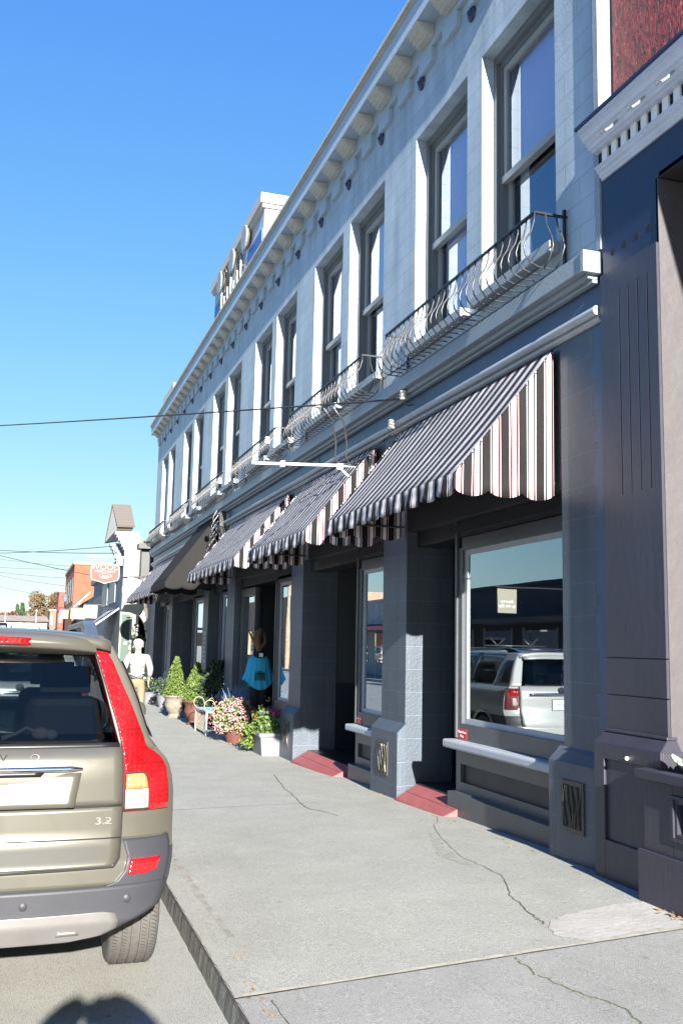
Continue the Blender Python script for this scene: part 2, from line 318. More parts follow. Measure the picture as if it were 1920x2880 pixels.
mf.add(vs, [(j*7+i, j*7+i+1, (j+1)*7+i+1, (j+1)*7+i) for j in range(len(Yf)-1) for i in range(6)])
struct('sidewalk', mf, 'sidewalk_far')
mn = MB(); Yn = [-30,-5,0,2,3,4,0]
vs = [(x, (JY(x)-.012 if j == 6 else y), zs(x, 4)) for j, y in enumerate(Yn) for x in xs]
mn.add(vs, [(j*7+i, j*7+i+1, (j+1)*7+i+1, (j+1)*7+i) for j in range(6) for i in range(6)])
struct('sidewalk', mn, 'sidewalk_near')
mk = MB(); mkd = MB()
rnd = random.Random(3)
yy = [-30]+[y*.06 for y in range(40, 240)]+[16,20,30,45,70,128]
for a, b in zip(yy, yy[1:]):
    za, zb = z_curb(a), z_curb(b); ja, jb = [(.006*math.sin(t*61)+.006*math.sin(t*23+1)) for t in (a, b)]
    ra, rb = z_road(a)-.1, z_road(b)-.1
    mk.add([(1.0+ja*.3,a,za-.014),(1.0+jb*.3,b,zb-.014),(.985,b,rb),(.985,a,ra)], [(0,1,2,3)])
    mkd.add([(1.0+ja*.3,a,za-.014),(1.0+jb*.3,b,zb-.014),(1.012+jb*.6,b,zb+.0025),(1.012+ja*.6,a,za+.0025)], [(0,1,2,3)])
struct('kerb', mk, 'kerb_concrete', fixn=False); struct('kerb_edge', mkd, 'kerb_dark', fixn=False)
def ribbon(m, pts, w, dz=.002, jag=0, steps=5):
    P = []
    for (x0,y0),(x1,y1) in zip(pts, pts[1:]):
        for k in range(steps):
            t = k/steps; P.append((x0+(x1-x0)*t+rnd.uniform(-jag,jag), y0+(y1-y0)*t+rnd.uniform(-jag,jag)))
    P.append(pts[-1]); vs = []
    for i, (x, y) in enumerate(P):
        a = P[max(i-1,0)]; b = P[min(i+1,len(P)-1)]; d = Vector((b[0]-a[0], b[1]-a[1])).normalized(); n = Vector((-d.y, d.x))
        ww = (w if not callable(w) else w(i/len(P)))*rnd.uniform(.5,1.3)*.5
        for s in (-1,1): px, py = x+n.x*ww*s, y+n.y*ww*s; vs.append((px, py, zs(px, py)+dz))
    return m.add(vs, [(2*i, 2*i+1, 2*i+3, 2*i+2) for i in range(len(P)-1)])
ck = MB()
ribbon(ck, [(3.81,8.64),(3.46,7.94),(3.33,7.42),(3.2,6.87),(3.2,6.49),(3.19,6.18),(3.08,5.91),(2.99,5.64),(2.93,5.39),(2.91,5.19),(2.89,5.08)], lambda t: .004+.012*t*t, jag=.016)
ribbon(ck, [(3.2,12.46),(2.99,11.25),(2.87,10.25),(2.78,9.53),(2.92,8.94)], .011, jag=.02)
ribbon(ck, [(1.04,9.62),(1.44,9.7),(2.26,9.78),(3.0,9.84)], .010, jag=.004)
ribbon(ck, [(1.16,4.45),(1.16,4.2),(1.17,3.9),(1.18,3.0)], .006, jag=.003)
ck.v and struct('pavement_cracks', ck, 'crack')
struct('mossy_crack', ribbon(MB(), [(2.46,4.63),(2.45,4.49),(2.43,4.38),(2.46,4.3),(2.47,4.18),(2.49,4.11),(2.53,4.02),(2.57,3.94),(2.59,3.85),(2.57,3.8),(2.55,3.69),(2.6,3.4)], .009, jag=.012), 'moss_crack')
jm = MB(); ribbon(jm, [(1.05,JY(1.05)+.012),(2.0,JY(2)+.015),(3.0,JY(3)+.015),(3.8,JY(3.8)+.015)], .03, jag=.006, steps=10)
struct('pavement_joint', jm, 'joint_light')
jm = MB(); ribbon(jm, [(1.03,JY(1.03)-.008),(2.0,JY(2)-.008),(3.0,JY(3)-.008),(3.8,JY(3.8)-.008)], .012, jag=.004, steps=10)
struct('pavement_joint', jm, 'crack')
pp = [(2.92,5.10),(3.1,5.2),(3.34,5.26),(3.55,5.31),(3.73,5.28),(3.76,5.1),(3.7,4.9),(3.6,4.80),(3.35,4.78),(3.16,4.76),(2.95,4.74),(2.84,4.86),(2.86,4.98)]
pj_ = []
for i in range(len(pp)):
    a, b = pp[i], pp[(i+1)%len(pp)]
    for k in range(5): pj_.append((a[0]+(b[0]-a[0])*k/5+rnd.uniform(-.018,.018), a[1]+(b[1]-a[1])*k/5+rnd.uniform(-.018,.018)))
cx, cy = 3.3, 5.0
struct('pavement_patch', MB().add([(cx,cy,zs(cx,cy)+.004)]+[(x,y,zs(x,y)+.0025) for x,y in pj_], [(0,1+i,1+(i+1)%len(pj_)) for i in range(len(pj_))]), 'patch')
struct('pavement_stain', ribbon(ribbon(MB(), [(1.175,7.65),(1.17,6.81),(1.165,6.17),(1.18,5.42)], .045, jag=.006, dz=.0015), [(3.42,7.9),(3.22,7.3),(3.12,6.9),(3.14,6.55)], lambda t: .02+.09*math.sin(PI*t), dz=.0015, jag=.01), 'stain')
# far pavement across the street
struct('far_pavement', MB().box(-12,-9,-30,128,-.4,.03), 'sidewalk_far')

# ------------------------------------------------------------------ the long painted block building
Y0, Y1, ZT = 6.03, 32.2, 8.8
WIN = [(6.68,8.05),(8.38,9.73),(10.76,12.1),(12.42,13.8),(14.85,16.17),(16.5,17.83),(19.1,20.42),(20.8,22.15),(23.45,24.78),(25.2,26.53),(28.15,29.33),(29.7,30.9)]
bd = thing('commercial_building', 'long two storey painted block commercial building with paired sash windows above striped awnings', 'building', (FX, 18, 0))
m = MB(); e = Y0; TH = .34
for a, b in WIN: m.box(FX, FX+TH, e, a, 4.62, 7.48); e = b
m.box(FX, FX+TH, e, Y1, 4.62, 7.48)
m.box(FX, FX+TH, Y0, Y1, 7.48, ZT)
for a, b in WIN: m.box(FX+.001, FX+TH, a-.001, b+.001, 4.62, 4.9)
obj('upper_wall', m, 'upper_block', bd)
m = MB().box(FX+TH, 16, Y0, Y0+.3, 0, ZT).box(FX+TH, 16, Y1-.3, Y1, -.3, ZT-.5).box(15.7, 16, Y0+.3, Y1-.3, -.3, ZT-.5)
obj('side_and_rear_wall', m, 'upper_paint', bd)
obj('roof', MB().box(FX+TH, 15.7, Y0+.3, Y1-.3, 7.9, 8.05), 'roof_dark', bd)
m = MB().box(FX+TH+.02, 15.7, Y0+.3, Y1-.3, 4.3, 4.5); 
for y in (10.1, 14.3, 18.5, 22.8, 27.2): m.box(FX+TH+.02, 8.3, y, y+.12, 4.5, 7.9)
m.box(8.3, 8.4, Y0+.3, Y1-.3, -.3, 4.3).box(8.3, 8.4, Y0+.3, Y1-.3, 4.5, 7.9)
obj('interior_partition', m, 'dark_room', bd)
obj('shop_floor', MB().box(GX_+.08, 8.3, Y0, Y1-.3, -.5, .02).box(GX_+.08, 8.3, Y0, 9.9, .02, .2), 'dark_room', bd)
# cornice: coping, frieze fascia, corbel steps, brackets, rosettes
obj('coping', MB().box(FX-.31, FX+TH+.02, Y0-.04, Y1+.05, 8.80, 8.85).box(FX-.28, FX-.001, Y0-.02, Y1+.03, 8.765, 8.799), 'cornice_paint', bd)
obj('cornice_fascia', MB().box(FX-.26, FX-.001, Y0, Y1+.02, 8.52, 8.764), 'upper_paint', bd)
P = .66; y = 6.56; tab0 = br0 = None
obj('corbel_band', MB().box(FX-.05, FX-.001, Y0, Y1, 8.31, 8.519), 'upper_paint', bd)
bprof = [(FX-.255,8.519),(FX-.255,8.495),(FX-.22,8.485),(FX-.22,8.46),(FX-.18,8.452),(FX-.18,8.425),(FX-.14,8.417),(FX-.14,8.385),(FX-.051,8.385),(FX-.051,8.519)]
while y+.4 < Y1:
    if tab0 is None:
        tab0 = obj('corbel_tab', MB().box(FX-.05, FX-.001, y, y+.37, 8.13, 8.309), 'upper_paint', bd)
        br0 = obj('cornice_bracket', MB().prism(bprof, 1, y-.08, y+.24), 'cornice_paint', bd, bevel=.004); y0b = y
    else:
        for q in (tab0, br0): c = q.copy(); C.objects.link(c); c.parent = bd; c.location = (0, y-y0b, 0)
    y += P
ro = None; k = 0; y = 8.26-1.31
while y < Y1-.4:
    if ro is None:
        ro = obj('rosette', MB().lathe([(.0,-.03),(.05,-.035),(.075,-.02),(.08,0)], (FX-.002, y, 8.08), 16, 0).ball((FX-.035, y, 8.08), .03), 'medallion', bd, smooth=True)
    else:
        c = ro.copy(); C.objects.link(c); c.parent = bd; c.location = (0, y-(8.26-1.31), 0)
    y += 1.31
# belt course, sills, frieze, rail
obj('belt_course', MB().box(FX-.15, FX+.001, Y0+.05, Y1, 4.515, 4.66).box(FX-.16, FX+.001, Y0, Y0+.05, 4.50, 4.67).box(FX-.09, FX+.001, Y0+.05, Y1, 4.47, 4.514).box(FX-.05, FX+.001, Y0+.05, Y1, 4.44, 4.469), 'trim_grey', bd, bevel=.006)
obj('frieze', MB().box(FX+.01, FX+TH, Y0, Y1, 4.1, 4.62), 'frieze_paint', bd)
obj('shaded_frieze', MB().box(FX+.01, FX+TH, Y0+.6, Y1, 2.951, 4.099), 'dark_panel', bd)  # lower frieze wall, shade under the awnings put into its near black colour
obj('awning_rail', MB().tube([(FX-.05,Y0,4.21),(FX-.05,Y1,4.21)], .036, 12).tube([(FX-.01,Y0,4.16),(FX-.01,Y1,4.16)], .03, 8), 'sill_paint', bd, smooth=True)
obj('frieze_joint', MB().box(FX+.0, FX+.0095, 13.36, 13.39, 4.25, 4.44).box(FX, FX+.0095, 20.3, 20.33, 4.25, 4.44), 'frame_slate', bd)
# party edge strip and the blotchy overlap of darker paint
m = MB().box(FX-.03, FX+.02, Y0-.03, Y0+.035, 4.68, 8.6); obj('party_edge', m, 'trim_grey', bd)
m = MB()
zz = .35
while zz < 4.1:
    m.box(FX-.006, FX-.001, Y0+.001, Y0+.11+rnd.uniform(-.035,.035), zz, zz+.08); zz += .08
obj('overpainted_edge', m, 'frieze_paint', bd)

def sash_window(a, b, i):
    wn = obj('window', MB().box(FX+.13, FX+.24, a, a+.055, 5.0, 7.48).box(FX+.13, FX+.24, b-.055, b, 5.0, 7.48).box(FX+.13, FX+.24, a+.055, b-.055, 7.40, 7.48)
        .box(FX+.17, FX+.25, a+.055, a+.09, 5.0, 7.40).box(FX+.17, FX+.25, b-.09, b-.055, 5.0, 7.40).box(FX+.17, FX+.25, a+.09, b-.09, 7.35, 7.40).box(FX+.13, FX+.3, a, b, 4.93, 5.0), 'frame_slate', bd)
    s = MB()
    a2, b2 = a+.09, b-.09; zm = 6.17
    s.box(FX+.19, FX+.235, a2, a2+.05, zm, 7.35).box(FX+.19, FX+.235, b2-.05, b2, zm, 7.35).box(FX+.19, FX+.235, a2+.05, b2-.05, 7.29, 7.35).box(FX+.17, FX+.235, a2+.001, b2-.001, zm-.03, zm+.04)
    obj('upper_sash', s, 'sash_paint', wn)
    s = MB().box(FX+.237, FX+.28, a2, a2+.05, 5.0, zm).box(FX+.237, FX+.28, b2-.05, b2, 5.0, zm).box(FX+.237, FX+.28, a2+.05, b2-.05, 5.0, 5.1)
    obj('lower_sash', s, 'sash_paint', wn)
    obj('pane', MB().box(FX+.212, FX+.216, a2+.05, b2-.05, zm+.03, 7.29).box(FX+.26, FX+.264, a2+.05, b2-.05, 5.1, zm), 'upper_glass', wn)
    # white curtain bunched at the far jamb, blind behind
    cu = MB(); z0 = 5.0
    def cf(u, v): 
        y = b2-.02-u*.26*(1-.35*math.sin(PI*v)); return (FX+.36+.02*math.sin(u*22), y, z0+v*2.4)
    cu.grid(cf, 22, 8); obj('curtain', cu, 'curtain', wn, smooth='all')
    if True:
        bl = MB(); zb = 6.3 if i == 0 else (5.15 if i < 2 else (6.2 if i%3 else 5.4)); z = 7.38
        nr = int((z-zb)/.026)*2; bl.grid(lambda u, v: (FX+.30+(.006 if int(round(v*nr))%2 else 0), a2+(b2-.10-a2)*u, zb+(z-zb)*v), 1, nr)
        obj('blind', bl, 'blind', wn)
    obj('sill', MB().box(FX-.10, FX+.125, a-.06, b+.05, 4.90, 4.995), 'trim_grey', wn, bevel=.008)
for i, (a, b) in enumerate(WIN): sash_window(a, b, i)

# raised roof name board with blue fields and scrollwork
rb = thing('roof_nameboard', 'raised white capped name board with blue fields and iron scrolls on the roof edge', 'roof sign', (FX+.3, 20, 8.7))
XR = FX+.1
obj('board', MB().box(XR, XR+.5, 17.9, 23.1, 8.76, 10.35), 'upper_paint', rb)
obj('cap', MB().box(XR-.1, XR+.6, 17.8, 23.2, 10.35, 10.55).box(XR-.06, XR+.56, 17.84, 23.16, 10.27, 10.349), 'cap_white', rb)
obj('end_face', MB().box(XR+.02, XR+.48, 17.885, 17.899, 8.8, 10.26), 'cap_white', rb)
for a, b in ((18.0, 19.3), (21.9, 23.0)):
    obj('blue_field', MB().box(XR-.02, XR-.001, a, b, 8.8, 9.9), 'sign_blue', rb)
def spiral(cy, cz, r, turns=1.4, flip=1, n=30):
    return [(XR-.07, cy+flip*r*(1-.75*t)*math.cos(t*turns*2*PI), cz+r*(1-.75*t)*math.sin(t*turns*2*PI)) for t in [k/n for k in range(n+1)]]
m = MB()
for cy, cz, r, fl in [(19.3,10.2,.42,1),(20.0,9.75,.4,-1),(21.0,9.75,.4,1),(21.7,10.2,.38,-1),(20.5,10.3,.3,1),(19.5,9.4,.3,-1),(21.5,9.4,.3,1),(20.5,9.2,.3,-1)]: m.tube(spiral(cy,cz,r,flip=fl), .024, 6)
obj('scrollwork', m, 'gold_scroll', rb, smooth=True)
m = MB()
for k in range(7): m.box(XR-.13, XR-.1, 19.5+k*.35, 19.56+k*.35, 9.0+.1*(k%2), 9.8-.1*(k%3))
for y in (19.2, 20.5, 21.9): m.lathe([(.0,-.02),(.26,-.02),(.28,0),(.26,.02),(0,.02)], (XR-.12, y, 10.15), 20, 0)
obj('raised_ornament', m, 'sash_paint', rb)
rc = thing('parapet_block', 'small white capped block at the far end of the long roof parapet', 'parapet block', (FX+.2, 30.2, 8.76))
obj('block', MB().box(XR, XR+.5, 29.5, 31.6, 8.77, 9.5), 'upper_paint', rc); obj('cap', MB().box(XR-.08, XR+.58, 29.42, 31.68, 9.5, 9.66), 'cap_white', rc)

# ------------------------------------------------------------------ ground storey
PIL = [(6.03,6.64,.2),(9.88,10.61,.11),(14.04,14.71,0),(18.99,19.73,0),(21.85,22.5,0),(27.4,28.1,0),(31.2,32.2,0)]
for a, b, zg in PIL:
    # shaft and return; foot with a sloped shoulder and a bronze grille
    m = MB().box(FX, FX+.55, a+.001, b-.001, zg-.3, 4.15)
    p = obj('pilaster', m, 'lower_block', bd)
    zt = zg+.68
    f = MB(); x0 = FX-.10; ya, yb2 = a-(.0 if a < 6.1 else .03), b+.06
    f.add([(x0,ya,zg-.3),(FX,ya,zg-.3),(FX,yb2,zg-.3),(x0,yb2,zg-.3),(x0,ya,zt),(FX-.001,ya,zt+.10),(FX-.001,yb2,zt+.10),(x0,yb2,zt)],
        [(0,3,2,1),(4,5,6,7),(0,1,5,4),(1,2,6,5),(2,3,7,6),(3,0,4,7)])
    obj('foot', f, 'lower_block', p)
    g = MB(); c = (a+b)/2+.02; g.box(x0-.012, x0-.002, c-.15, c+.15, zg+.20, zg+.23).box(x0-.012, x0-.002, c-.15, c+.15, zg+.53, zg+.56).box(x0-.012, x0-.002, c-.15, c-.125, zg+.23, zg+.53).box(x0-.012, x0-.002, c+.125, c+.15, zg+.23, zg+.53).box(x0-.004, x0-.0015, c-.124, c+.124, zg+.23, zg+.53)
    for k in range(5):
        pts = [(x0-.012, c-.10+.05*k+.022*math.sin(t*5+k*1.3), zg+.235+.29*t) for t in [j/8 for j in range(9)]]; g.tube(pts, .009, 6)
    obj('vent_grille', g, 'bronze_grille', p)
GX = FX+.12      # plane of shop fronts
def shopfront(a, b, zg, ztop=2.67, sticker=False, sill=True):
    sw = obj('shop_window', MB().box(GX, GX+.07, a, a+.02, zg+.63, ztop).box(GX, GX+.07, b-.12, b, zg+.63, ztop).box(GX, GX+.07, a+.02, b-.12, ztop-.02, ztop+.1).box(GX, GX+.07, a+.02, b-.12, zg+.63, zg+.78)
        .box(GX-.02, GX-.001, b-.035, b, zg+.64, ztop+.4), 'shop_frame', bd)
    obj('glazing_bead', MB().box(GX+.03, GX+.07, b-.18, b-.12, zg+.78, ztop-.02).box(GX+.03, GX+.07, a+.02, b-.18, zg+.78, zg+.83).box(GX+.03,GX+.07,a+.02,b-.18,ztop-.07,ztop-.021), 'sill_paint', sw)
    obj('pane', MB().box(GX+.045, GX+.05, a+.02, b-.18, zg+.83, ztop-.07), 'shop_glass', sw)
    if sill: obj('sill', MB().box(GX-.13, GX+.06, a, b+.05, zg+.545, zg+.625), 'sill_paint', sw, bevel=.02)
    r = obj('stall_riser', MB().box(GX, GX+.05, a, b, zg+.40, zg+.545).box(GX, GX+.05, a, b, zg+.12, zg+.23).box(GX, GX+.05, b-.1, b, zg+.23, zg+.40).box(GX, GX+.05, a, a+.12, zg+.23, zg+.40)
        .box(GX-.10, GX-.001, a, b-.02, zg-.3, zg+.14), 'shop_frame', sw)
    obj('riser_panel', MB().box(GX+.035, GX+.04, a+.12, b-.1, zg+.23, zg+.40), 'dark_panel', sw)
    if sticker:
        s = obj('step_sticker', MB().box(GX-.004, GX-.001, b-.24, b-.03, zg+.63, zg+.735), 'sticker_red', sw)
        text('letters', 'Watch Your\nStep', 'letter_white', s, (GX-.0055, b-.135, zg+.68), .036, ROT_STREET_W, .0005)
    # return side of the shop front facing the door recess
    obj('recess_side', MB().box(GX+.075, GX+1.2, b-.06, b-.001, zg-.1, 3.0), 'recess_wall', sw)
bays = [(6.65, 8.84, 9.879, .2, True), (10.62, 11.85, 14.039, .1, True), (14.72, 16.1, 18.98, 0, False), (19.74, 21.0, 21.84, 0, False), (22.51, 24.5, 27.39, 0, False), (28.11, 29.7, 31.19, 0, False)]
for a, b, c, zg, stk in bays:
    shopfront(a, b, zg, 2.68 if a < 14 else 2.75, stk)
    # header above the glass
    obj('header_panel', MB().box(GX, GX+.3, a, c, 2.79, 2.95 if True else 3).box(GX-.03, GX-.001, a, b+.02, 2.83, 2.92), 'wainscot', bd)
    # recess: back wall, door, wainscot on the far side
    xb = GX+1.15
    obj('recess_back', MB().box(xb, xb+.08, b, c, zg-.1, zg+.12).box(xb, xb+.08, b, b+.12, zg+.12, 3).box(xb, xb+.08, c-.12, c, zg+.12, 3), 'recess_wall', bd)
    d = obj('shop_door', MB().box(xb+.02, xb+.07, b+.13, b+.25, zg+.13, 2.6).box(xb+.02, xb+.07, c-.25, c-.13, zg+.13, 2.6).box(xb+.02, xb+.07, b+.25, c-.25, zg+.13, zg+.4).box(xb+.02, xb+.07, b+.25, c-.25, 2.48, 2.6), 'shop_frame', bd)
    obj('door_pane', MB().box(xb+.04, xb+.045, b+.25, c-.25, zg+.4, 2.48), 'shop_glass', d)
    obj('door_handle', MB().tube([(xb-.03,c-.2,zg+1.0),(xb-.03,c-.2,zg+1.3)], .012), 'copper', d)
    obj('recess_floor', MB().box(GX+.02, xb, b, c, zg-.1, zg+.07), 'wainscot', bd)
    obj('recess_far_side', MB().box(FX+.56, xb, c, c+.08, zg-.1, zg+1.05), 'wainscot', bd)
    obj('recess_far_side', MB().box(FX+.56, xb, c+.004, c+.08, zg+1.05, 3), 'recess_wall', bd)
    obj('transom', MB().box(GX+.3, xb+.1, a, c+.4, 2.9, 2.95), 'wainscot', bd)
# extra display glass beside the mannequin
for (a, b) in ((17.7, 18.95),):
    sw = obj('shop_window', MB().box(GX, GX+.07, a, a+.07, .1, 2.75).box(GX, GX+.07, b-.07, b, .1, 2.75).box(GX, GX+.07, a+.07, b-.07, .1, .6).box(GX, GX+.07, a+.07, b-.07, 2.6, 2.75), 'shop_frame', bd)
    obj('pane', MB().box(GX+.03, GX+.035, a+.07, b-.07, .6, 2.6), 'shop_glass', sw)
# patterned curtain and dim interior props behind the first window
m = bpy.data.materials.new('lace_print'); t, b_ = nodes(m); v = t.nodes.new('ShaderNodeTexVoronoi'); v.inputs['Scale'].default_value = 42; r = t.nodes.new('ShaderNodeValToRGB'); g = t.nodes.new('ShaderNodeNewGeometry')
mp = t.nodes.new('ShaderNodeMapping'); mp.inputs['Scale'].default_value = (1,1.6,.6); t.links.new(g.outputs['Position'], mp.inputs[0]); t.links.new(mp.outputs[0], v.inputs[0]); t.links.new(v.outputs['Color'], r.inputs[0]); t.links.new(r.outputs[0], b_.inputs['Base Color'])
r.color_ramp.interpolation = 'CONSTANT'; r.color_ramp.elements[0].color = (.30,.09,.16,1); r.color_ramp.elements[1].position = .5; r.color_ramp.elements[1].color = (.10,.07,.2,1); e_ = r.color_ramp.elements.new(.72); e_.color = (.8,.5,.65,1); b_.inputs['Roughness'].default_value = .9
MT['lace_print'] = m
dr = thing('window_drape', 'patterned maroon drape hanging inside the nearest shop window', 'drape', (4.5, 7.1, .9))
obj('cloth', MB().grid(lambda u, v: (4.20+.02*math.sin(u*30), 7.12-.12*v-u*.45, .92+v*1.6), 40, 6), 'lace_print', dr, smooth='all')
# red thresholds ramping up from the pavement
def ramp(a, b, zg, lab):
    t_ = thing('threshold_ramp', lab, 'ramp', (FX, (a+b)/2, zg), 'red door ramps')
    m = MB().add([(FX-.14,a+.06,zg-.03),(FX-.14,b-.06,zg-.03),(FX+.16,b,zg-.03),(FX+.16,a,zg-.03),(FX-.13,a+.08,zg+.005),(FX-.13,b-.06,zg+.005),(FX+.14,b,zg+.14),(FX+.14,a+.02,zg+.14)],
        [(0,3,2,1),(4,5,6,7),(0,1,5,4),(1,2,6,5),(2,3,7,6),(3,0,4,7)])
    obj('slab', m, 'ramp_red', t_, bevel=.008); obj('groove', MB().box(FX-.002, FX+.004, a+.06, b-.03, zg+.06, zg+.0735), 'crack', t_)
ramp(8.55, 9.87, .12, 'red painted ramp beside the pillar with a sunlit face, nearest doorway')
ramp(12.0, 14.02, .03, 'red painted ramp at the second doorway, beyond the first pillar')

# ------------------------------------------------------------------ neighbouring building on the right
nb = thing('purple_shop_building', 'dark purple fluted storefront with white dentil cornice and red shingled wall above', 'building', (FX, 3, .2))
m = bpy.data.materials.new('red_shingle'); t, b_ = nodes(m); L = t.links; g = t.nodes.new('ShaderNodeNewGeometry'); mp = t.nodes.new('ShaderNodeMapping'); mp.inputs['Scale'].default_value = (1, 34, 13); mp.inputs['Rotation'].default_value = (.25,0,0); L.new(g.outputs['Position'], mp.inputs[0])
n = t.nodes.new('ShaderNodeTexNoise'); n.inputs['Scale'].default_value = 1.0; n.inputs['Detail'].default_value = 6; n.inputs['Distortion'].default_value = 1.2; L.new(mp.outputs[0], n.inputs[0]); r = t.nodes.new('ShaderNodeValToRGB'); L.new(n.outputs[0], r.inputs[0])
r.color_ramp.elements[0].position = .36; r.color_ramp.elements[0].color = (.035,.005,.009,1); r.color_ramp.elements[1].position = .62; r.color_ramp.elements[1].color = (.27,.024,.022,1); e_ = r.color_ramp.elements.new(.7); e_.color = (.5,.10,.07,1); L.new(r.outputs[0], b_.inputs['Base Color']); b_.inputs['Roughness'].default_value = .55
bp = t.nodes.new('ShaderNodeBump'); bp.inputs['Strength'].default_value = .9; bp.inputs['Distance'].default_value = .04; L.new(n.outputs[0], bp.inputs['Height']); L.new(bp.outputs[0], b_.inputs['Normal']); MT['red_shingle'] = m
obj('shingled_wall', MB().box(FX+.10, FX+.4, -6, Y0-.04, 5.3, 9.2), 'red_shingle', nb)
m = MB()   # moulded cornice, stepped profile swept along the street
prof = [(FX-.02,5.20),(FX-.035,5.20),(FX-.035,5.215),(FX-.05,5.225),(FX-.055,5.245),(FX-.075,5.255),(FX-.075,5.27),(FX-.09,5.28),(FX-.09,5.295),(FX-.055,5.298),(FX-.055,5.398),(FX-.115,5.40),(FX-.115,5.415),(FX-.14,5.42),(FX-.145,5.44),(FX-.165,5.45),(FX-.165,5.465),(FX-.19,5.475),(FX-.20,5.50),(FX-.215,5.51),(FX-.215,5.525),(FX-.235,5.53),(FX-.235,5.56),(FX-.02,5.56)]
m.prism([(x, z) for x, z in prof], 1, -6, 5.97); obj('cornice', m, 'pale_blue_trim', nb)
obj('cornice_lead_cap', MB().box(FX-.25, FX+.12, -6, 5.99, 5.561, 5.585), 'navy_paint', nb)
mat('seam_dark', (.006,.006,.008), .9)
obj('dentil_backing', MB().box(FX-.062, FX-.0555, 3.5, 5.96, 5.299, 5.397), 'seam_dark', nb)
d0 = None; y = 5.89
while y > 3.6:
    if d0 is None: d0 = obj('dentil', MB().box(FX-.078, FX-.0625, y-.066, y, 5.2985, 5.3975), 'white_paint', nb)
    else:
        c = d0.copy(); C.objects.link(c); c.parent = nb; c.location = (0, y-5.89, 0)
    y -= .12
glass('bulb_glass', (.9,.9,.9), 1.5, .05, .1)
for k in range(4):
    y = 5.56-.32*k
    bl = obj('cornice_bulb', MB().ball((FX-.29, y+.02, 5.34), .02, 10, 8), 'bulb_glass', nb, smooth=True)
    obj('bulb_socket', MB().tube([(FX-.17,y,5.44),(FX-.22,y,5.38),(FX-.26,y+.01,5.35)], .009, 8), 'sash_paint', bl)
# navy head panel with four dimples and a fluted pilaster below
obj('head_panel', MB().box(FX-.02, FX+.06, 5.34, 5.985, 4.465, 5.25).box(FX-.02, FX+.06, -6, 5.34, 4.92, 5.25), 'navy_paint', nb)
for k in range(4):
    y = 5.86-.145*k; z = 4.60
    obj('dimple_shade', MB().lathe([(0,-.001),(.028,-.001),(.028,.004),(0,.004)], (FX-.0205, y, z), 16, 0), 'seam_dark', nb)  # flat black disc, shade of the hollow put into the colour
m = MB(); xf = FX-.05; ya, yb_ = 5.31, 5.985
fl = [5.42, 5.53, 5.64, 5.75]
m.box(xf+.02, FX+.06, ya, yb_, 1.15, 4.455)
edges = [ya]+[v for f_ in fl for v in (f_-.006, f_+.006)]+[yb_]
for i in range(0, len(edges), 2): m.box(xf, xf+.0199, edges[i], edges[i+1], 2.78, 4.27)
m.box(xf, xf+.0199, ya, yb_, 4.27, 4.45).box(xf, xf+.0199, ya, yb_, 1.66, 2.78)
for z0, z1 in ((1.16,1.40),(1.408,1.652)): m.box(xf, xf+.0199, ya, yb_, z0, z1)
p = obj('fluted_pilaster', m, 'purple_paint', nb)
obj('sunlit_return', MB().box(xf+.021, FX+1.3, ya-.006, ya-.001, .2, 4.91), 'purple_sunlit', nb)
f = MB(); xb = FX-.16; fa, fb = 5.24, 5.985
f.add([(xb,fa,1.08),(FX,fa,1.08),(FX,fb,1.08),(xb,fb,1.08),(xf-.02,fa+.05,1.15),(FX,fa+.05,1.15),(FX,fb,1.15),(xf-.02,fb,1.15)], [(0,3,2,1),(4,5,6,7),(0,1,5,4),(1,2,6,5),(2,3,7,6),(3,0,4,7)])
f.box(xf-.03, FX, fa+.04, fb, 1.151, 1.17)
f.box(xb, xb+.02, fb-.12, fb, .0, 1.079).box(xb, xb+.02, fa, fa+.12, .0, 1.079).box(xb, xb+.02, fa+.12, fb-.12, .98, 1.079).box(xb, xb+.02, fa+.12, fb-.12, .0, .45).box(xb+.02, FX+.04, fa, fb, .0, 1.079)
obj('pilaster_base', f, 'purple_paint', p, bevel=.004)
obj('bolt_head', MB().ball((xb-.012, 5.58, 1.01), .014), 'white_paint', p)
obj('entry_soffit', MB().box(FX-.02, FX+2.2, -6, 5.3, 4.915, 4.95), 'roof_dark', nb)
obj('entry_back', MB().box(FX+1.3, FX+1.5, -6, 5.98, 0, 4.7), 'purple_paint', nb)
obj('entry_frame', MB().box(FX+.62, FX+.70, 5.18, 5.30, .2, 4.91).box(FX+.7, FX+.74, 4.2, 5.2, .2, 4.91), 'frame_slate', nb)
obj('body', MB().box(FX+.4, FX+12, -6, Y0-.05, 0, 9.2), 'roof_dark', nb)
# bulkhead planter at the right edge
pl = thing('planter_box', 'panelled purple planter box standing in front of the fluted pilaster', 'planter', (3.9, 4.8, .2))
X0, YA, YB = 3.72, 4.05, 5.31
m = MB()
m.box(X0, X0+.04, YB-.28, YB, .5, .93).box(X0, X0+.04, YA, YA+.2, .5, .93).box(X0, X0+.04, YA+.2, YB-.28, .86, .93).box(X0, X0+.04, YA+.2, YB-.28, .5, .60)
m.box(X0+.045, X0+.30, YB-.04, YB-.001, .25, .93).box(X0+.045, X0+.30, YA, YA+.04, .25, .93)
obj('side_panels', m, 'purple_paint', pl, bevel=.004)
fr = MB()
for k, (o_, d_) in enumerate(((0,.0),(.022,.012))):
    a, b, z0, z1 = YA+.2+o_, YB-.28-o_, .60+o_, .86-o_
    fr.box(X0-.012+d_, X0+.03, a, a+.02, z0, z1).box(X0-.012+d_, X0+.03, b-.02, b, z0, z1).box(X0-.012+d_, X0+.03, a+.02, b-.02, z0, z0+.02).box(X0-.012+d_, X0+.03, a+.02, b-.02, z1-.02, z1)
obj('panel_moulding', fr, 'purple_paint', pl)
